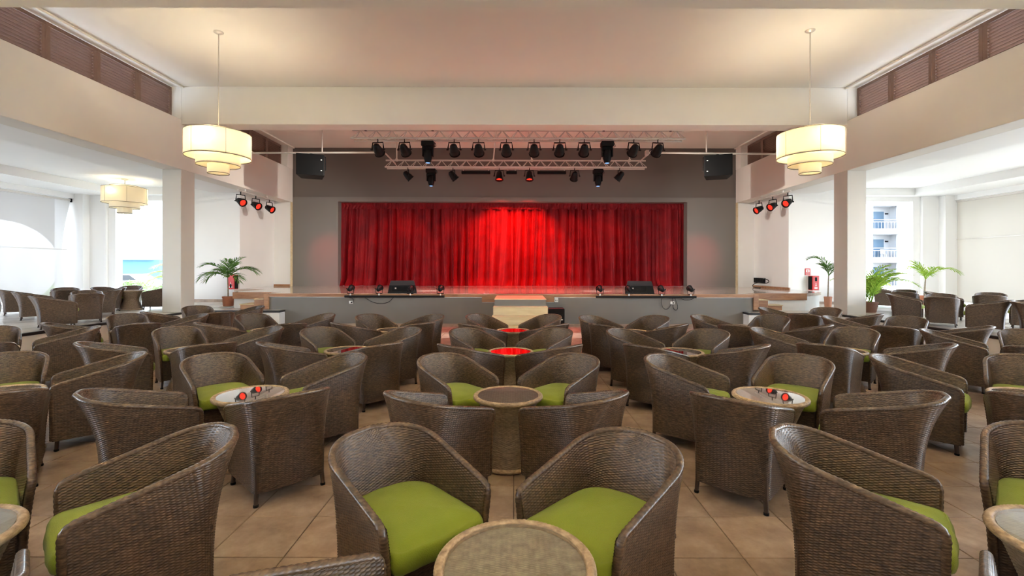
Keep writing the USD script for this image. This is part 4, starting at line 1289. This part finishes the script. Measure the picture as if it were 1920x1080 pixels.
# ------------------------------------------------------------------ outside
struct('path', MB().box(-22.2, -15.6, 4, 17.5, -.4, -.3), 'terrace', 'dark paved path outside along the left aisle screens', 'path')
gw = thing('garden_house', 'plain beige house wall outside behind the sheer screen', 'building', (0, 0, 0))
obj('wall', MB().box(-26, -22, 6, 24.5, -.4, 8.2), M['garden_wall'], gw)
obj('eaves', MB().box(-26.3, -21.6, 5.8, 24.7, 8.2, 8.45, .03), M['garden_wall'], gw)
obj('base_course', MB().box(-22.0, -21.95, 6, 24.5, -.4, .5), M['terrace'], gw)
struct('ground', MB().box(-160, 160, -60, 240, -.9, -.35), 'paving', 'pale paved ground round the building', 'ground')
# white hotel block with balconies, seen through the right opening
HY = 49.0
hb = thing('hotel_building', 'white hotel block with stacked balconies seen through the right opening', 'building')
hx0, hx1, bx0, bx1 = 33.0, 41.6, 37.9, 41.0
FL = [-.35 + 3.02 * k for k in range(7)]
obj('wall', MB().box(hx0 - 12, bx0, HY, HY + 9, -.4, 22).box(bx1, hx1, HY, HY + 9, -.4, 22).box(bx0, bx1, HY + 1.7, HY + 9, -.4, 22).box(hx1, hx1 + 14, HY + 4, HY + 12, -.4, 22), M['hotel_white'], hb)
for k, z in enumerate(FL):
    obj('floor_slab', MB().box(bx0 - .05, hx1 + .05, HY - .08, HY + 1.75, z + 2.5, z + 3.02), M['hotel_white'], hb)
    if k > 5:
        continue
    d = obj('door', MB().box(39.15, 40.35, HY + 1.64, HY + 1.72, z, z + 2.1), M['hotel_white'], hb)
    obj('pane', MB().box(39.2, 40.3, HY + 1.6, HY + 1.65, z + .05, z + 2.05), M['hotel_glass'], d)
    obj('side_panel', MB().box(bx0, 38.5, HY + 1.2, HY + 1.7, z, z + 2.5), M['hotel_grey'], hb)
    obj('wall_lamp', MB().box(40.5, 40.8, HY + 1.6, HY + 1.7, z + 1.75, z + 1.9), M['rubber'], hb)
    rl = obj('railing', MB().box(bx0, hx1, HY - .05, HY + .0, z + .98, z + 1.05).box(bx0, hx1, HY - .04, HY - .01, z + .75, z + .79).box(bx0, hx1, HY - .04, HY - .01, z + .02, z + .07), M['hotel_white'], hb)
    pn = MB()
    for q in range(9):
        xx = bx0 + (bx1 - bx0) * (q + .5) / 9
        pn.box(xx - .018, xx + .018, HY - .035, HY - .015, z + .05, z + .76)
    obj('baluster', pn, M['hotel_white'], rl, kind='stuff')
    obj('post', MB().box(40.55, 41.0, HY - .1, HY + .25, z, z + 2.5), M['hotel_white'], hb)
    c = obj('chair', MB().box(39.5, 39.9, HY + .7, HY + 1.1, z + .4, z + .45).box(39.5, 39.9, HY + 1.06, HY + 1.1, z + .45, z + .95).box(39.5, 39.54, HY + .7, HY + 1.1, z, z + .42).box(39.86, 39.9, HY + .7, HY + 1.1, z, z + .42), M['hotel_white'], hb) if k == 1 else None

# low blue building, car and kayak, seen through the left opening
BY = 40.0
b = thing('blue_building', 'low blue building with a pale blue roof edge beyond the left opening', 'building')
obj('wall', MB().box(-60, -30.6, BY, BY + 6, -.4, 2.15), M['blue_wall'], b)
obj('fascia', MB().box(-61, -31.0, BY - .4, BY + 6, 2.15, 2.42, .02), M['blue_light'], b)
obj('fascia', MB().box(-61, -32.3, BY - .1, BY + 6, 2.42, 2.66, .02), M['blue_light'], b)
obj('base', MB().box(-60, -30.6, BY - .05, BY, -.4, .45), M['hotel_white'], b)
c = thing('car', 'white car with dark windows parked before the blue building', 'car', (-27.6, 33.0, -.35), 0.05)
pr = [(-2.1, .3), (-2.1, .7), (-1.9, .82), (-1.0, .92), (-.45, 1.38), (.9, 1.42), (1.6, 1.0), (2.05, .92), (2.12, .45), (2.05, .3)]
q = trimesh.creation.extrude_polygon(__import__('shapely').Polygon(pr), 1.66)
obj('body', MB().mesh(q, np.array([[1, 0, 0, 0], [0, 0, -1, .83], [0, 1, 0, 0], [0, 0, 0, 1.0]])), M['hotel_white'], c)
obj('side_window', MB().add([(-.8, -.84, .95), (.1, -.84, .95), (.1, -.84, 1.3), (-.38, -.84, 1.3), (-.8, -.82, .95), (.1, -.82, .95), (.1, -.82, 1.3), (-.38, -.82, 1.3)], [(0, 1, 2, 3), (7, 6, 5, 4), (0, 4, 5, 1), (1, 5, 6, 2), (2, 6, 7, 3), (3, 7, 4, 0)]), M['car_glass'], c)
obj('side_window', MB().add([(.2, -.84, .95), (1.3, -.84, .98), (.85, -.84, 1.32), (.2, -.84, 1.32), (.2, -.82, .95), (1.3, -.82, .98), (.85, -.82, 1.32), (.2, -.82, 1.32)], [(0, 1, 2, 3), (7, 6, 5, 4), (0, 4, 5, 1), (1, 5, 6, 2), (2, 6, 7, 3), (3, 7, 4, 0)]), M['car_glass'], c)
for xx in (-1.3, 1.3):
    for yy in (-.86, .66):
        w = obj('wheel', MB().lathe([(0, 0), (.31, 0), (.33, .04), (.33, .16), (.31, .2), (0, .2)], 24, T(xx, yy + .2, .33) @ R((1, 0, 0), PI / 2)), M['tyre'], c, smooth=40)
        obj('hubcap', MB().lathe([(0, .0), (.18, .0), (.18, .012), (0, .02)], 20, T(xx, yy - .0, .33) @ R((1, 0, 0), PI / 2)), M['alu'], w)
k = thing('kayak', 'pink and white kayak lying beyond the hedge', 'kayak', (-22.3, 27.5, -.35), .06)
u = np.linspace(0, 1, 24)
obj('hull', MB().tube(np.stack([-1.9 + 4.4 * u, u * 0, .22 + .12 * (2 * u - 1) ** 4], 1), .03 + .24 * np.sin(PI * u) ** .6, 12), M['hotel_white'], k, smooth=True)
obj('bow', MB().tube(np.stack([-1.93 + 1.4 * u, u * 0, .22 + .12 * (1 - .64 * u) ** 4], 1), .035 + .24 * np.sin(PI * (.32 * u + .001)) ** .6, 12), M['pink'], k, smooth=True)
# hedge: leaves without number
h = thing('hedge', 'clipped grey-green hedge outside the left opening', 'hedge', group=None)
rg = np.random.default_rng(5)
n = 9000
P = np.stack([rg.uniform(-21.4, -12.5, n), rg.uniform(19.2, 20.4, n), rg.uniform(-.3, .82, n)], 1)
P[:, 2] += .12 * np.sin(P[:, 0] * 3)
D = rg.normal(size=(n, 3)); D /= np.linalg.norm(D, axis=1, keepdims=True)
E = np.cross(D, rg.normal(size=(n, 3))); E /= np.linalg.norm(E, axis=1, keepdims=True)
sz = rg.uniform(.04, .09, n)[:, None]
V = np.stack([P - D * sz, P + E * sz * .4, P + D * sz, P - E * sz * .4], 1).reshape(-1, 3)
Fq = np.arange(4 * n).reshape(-1, 4)
obj('foliage', (V, Fq), M['hedge_leaf'], h, kind='stuff')
obj('bed', MB().box(-21.5, -12.3, 19.0, 20.6, -.36, -.05), M['soil'], h)
palm('garden_palm', 'pale yellow-green palm outside the left opening beside the column', 'palm', (-13.3, 18.7, -.35), None, [(0, 0, 1.35, .05, 0, .05)],
     [(0, a, 1.5, u_, d_) for a, u_, d_ in ((180, 60, 90), (160, 40, 90), (200, 25, 80), (120, 70, 70), (60, 60, 90), (0, 55, 90), (-30, 40, 90), (230, 45, 100), (280, 55, 100), (320, 30, 80), (190, 85, 40), (100, 30, 70))], 'leaf_pale', 8, 'garden palms', .5, 26, .035)
palm('garden_palm', 'leafy green palm outside the right opening behind the bushy potted one', 'palm', (14.2, 19.4, -.35), None, [(0, 0, 1.1, .05, 0, .05)],
     [(0, a, 1.3, u_, d_) for a, u_, d_ in ((180, 60, 90), (150, 45, 90), (210, 35, 90), (110, 65, 80), (40, 60, 90), (0, 55, 90), (-40, 40, 90), (240, 45, 100), (290, 50, 100), (80, 80, 50))], 'leaf_bright', 9, 'garden palms', .42, 22, .03)

# ------------------------------------------------------------------ the stage lamps' own light
def spot(name, pos, aim, col, power, cone, soft=.3, radius=.06):
    L = UsdLux.SphereLight.Define(stage, numbered('/World', name))
    L.CreateRadiusAttr(radius); L.CreateIntensityAttr(power * SPOT / (4 * PI * PI * radius ** 2)); L.CreateColorAttr(col)
    d = np.asarray(aim, float) - np.asarray(pos, float); d /= np.linalg.norm(d)
    Mx = np.eye(4); Fm = frame_to(-d); Mx[:3, :3] = Fm[:3, :3]; Mx[:3, 3] = pos
    UsdGeom.Xformable(L).AddTransformOp().Set(Gf.Matrix4d(*Mx.T.ravel().tolist()))
    sh = UsdLux.ShapingAPI.Apply(L.GetPrim()); sh.CreateShapingConeAngleAttr(cone); sh.CreateShapingConeSoftnessAttr(soft)


for px in (936, 992):
    spot('red_beam', (atx(px, Y2), Y2 + .12, 4.7), (atx(px, YW) * .9, YW + .6, 1.7), (1, .04, .02), 900, 34, .6)
for px, ax in ((766, -4.6), (1160, 3.2), (850, -2.0), (1076, 2.0)):
    spot('red_beam', (atx(px, Y2), Y2 + .12, 4.7), (ax, YW + .5, 1.6), (1, .03, .03), 170, 30, .6)
for ax, ay in ((-2.0, 13.6), (0, 13.3), (2.0, 13.6)):
    spot('red_beam', (ax * .6 + .06, Y2 + .15, 4.7), (ax, ay, .8), (1, .04, .035), 650, 34, .9)
for px, ax in ((808, -2.55), (1121, 2.5)):
    spot('white_beam', (atx(px, Y2), Y2, 4.24), (ax, 14.1, .81), (1, .95, .95), 1100, 7, .4)
for s in (-1, 1):
    spot('red_beam', (s * 7.9, 15.3, 3.5), (s * 6.85, 17.6, 1.7), (1, .08, .05), 170, 24, 1.0)
    spot('red_beam', (s * .9, Y2 - .1, 4.5), (s * 1.5, 11.9, 0), (1, .06, .04), 260, 9, .5)
    spot('white_beam', (atx(964 + s * 168, Y1), Y1, 4.26), (s * 1.5, 10.4, 0), (1, 1, 1), 900, 5, .4)
for px in (708, 758, 851, 897, 1049, 1095, 1188, 1233):
    spot('wash_beam', (atx(px, Y1), Y1 + .05, 4.5), (atx(px, Y1) * 1.3, 14.3, .81), (1, .86, .82), 330, 36, 1.0)
for s in (-1, 1):
    spot('side_beam', (atx(964 + s * 250, Y1), Y1 + .1, 4.55), (s * 9.2, 16.3, 2.3), (1, .95, .88), 520, 42, 1.0)
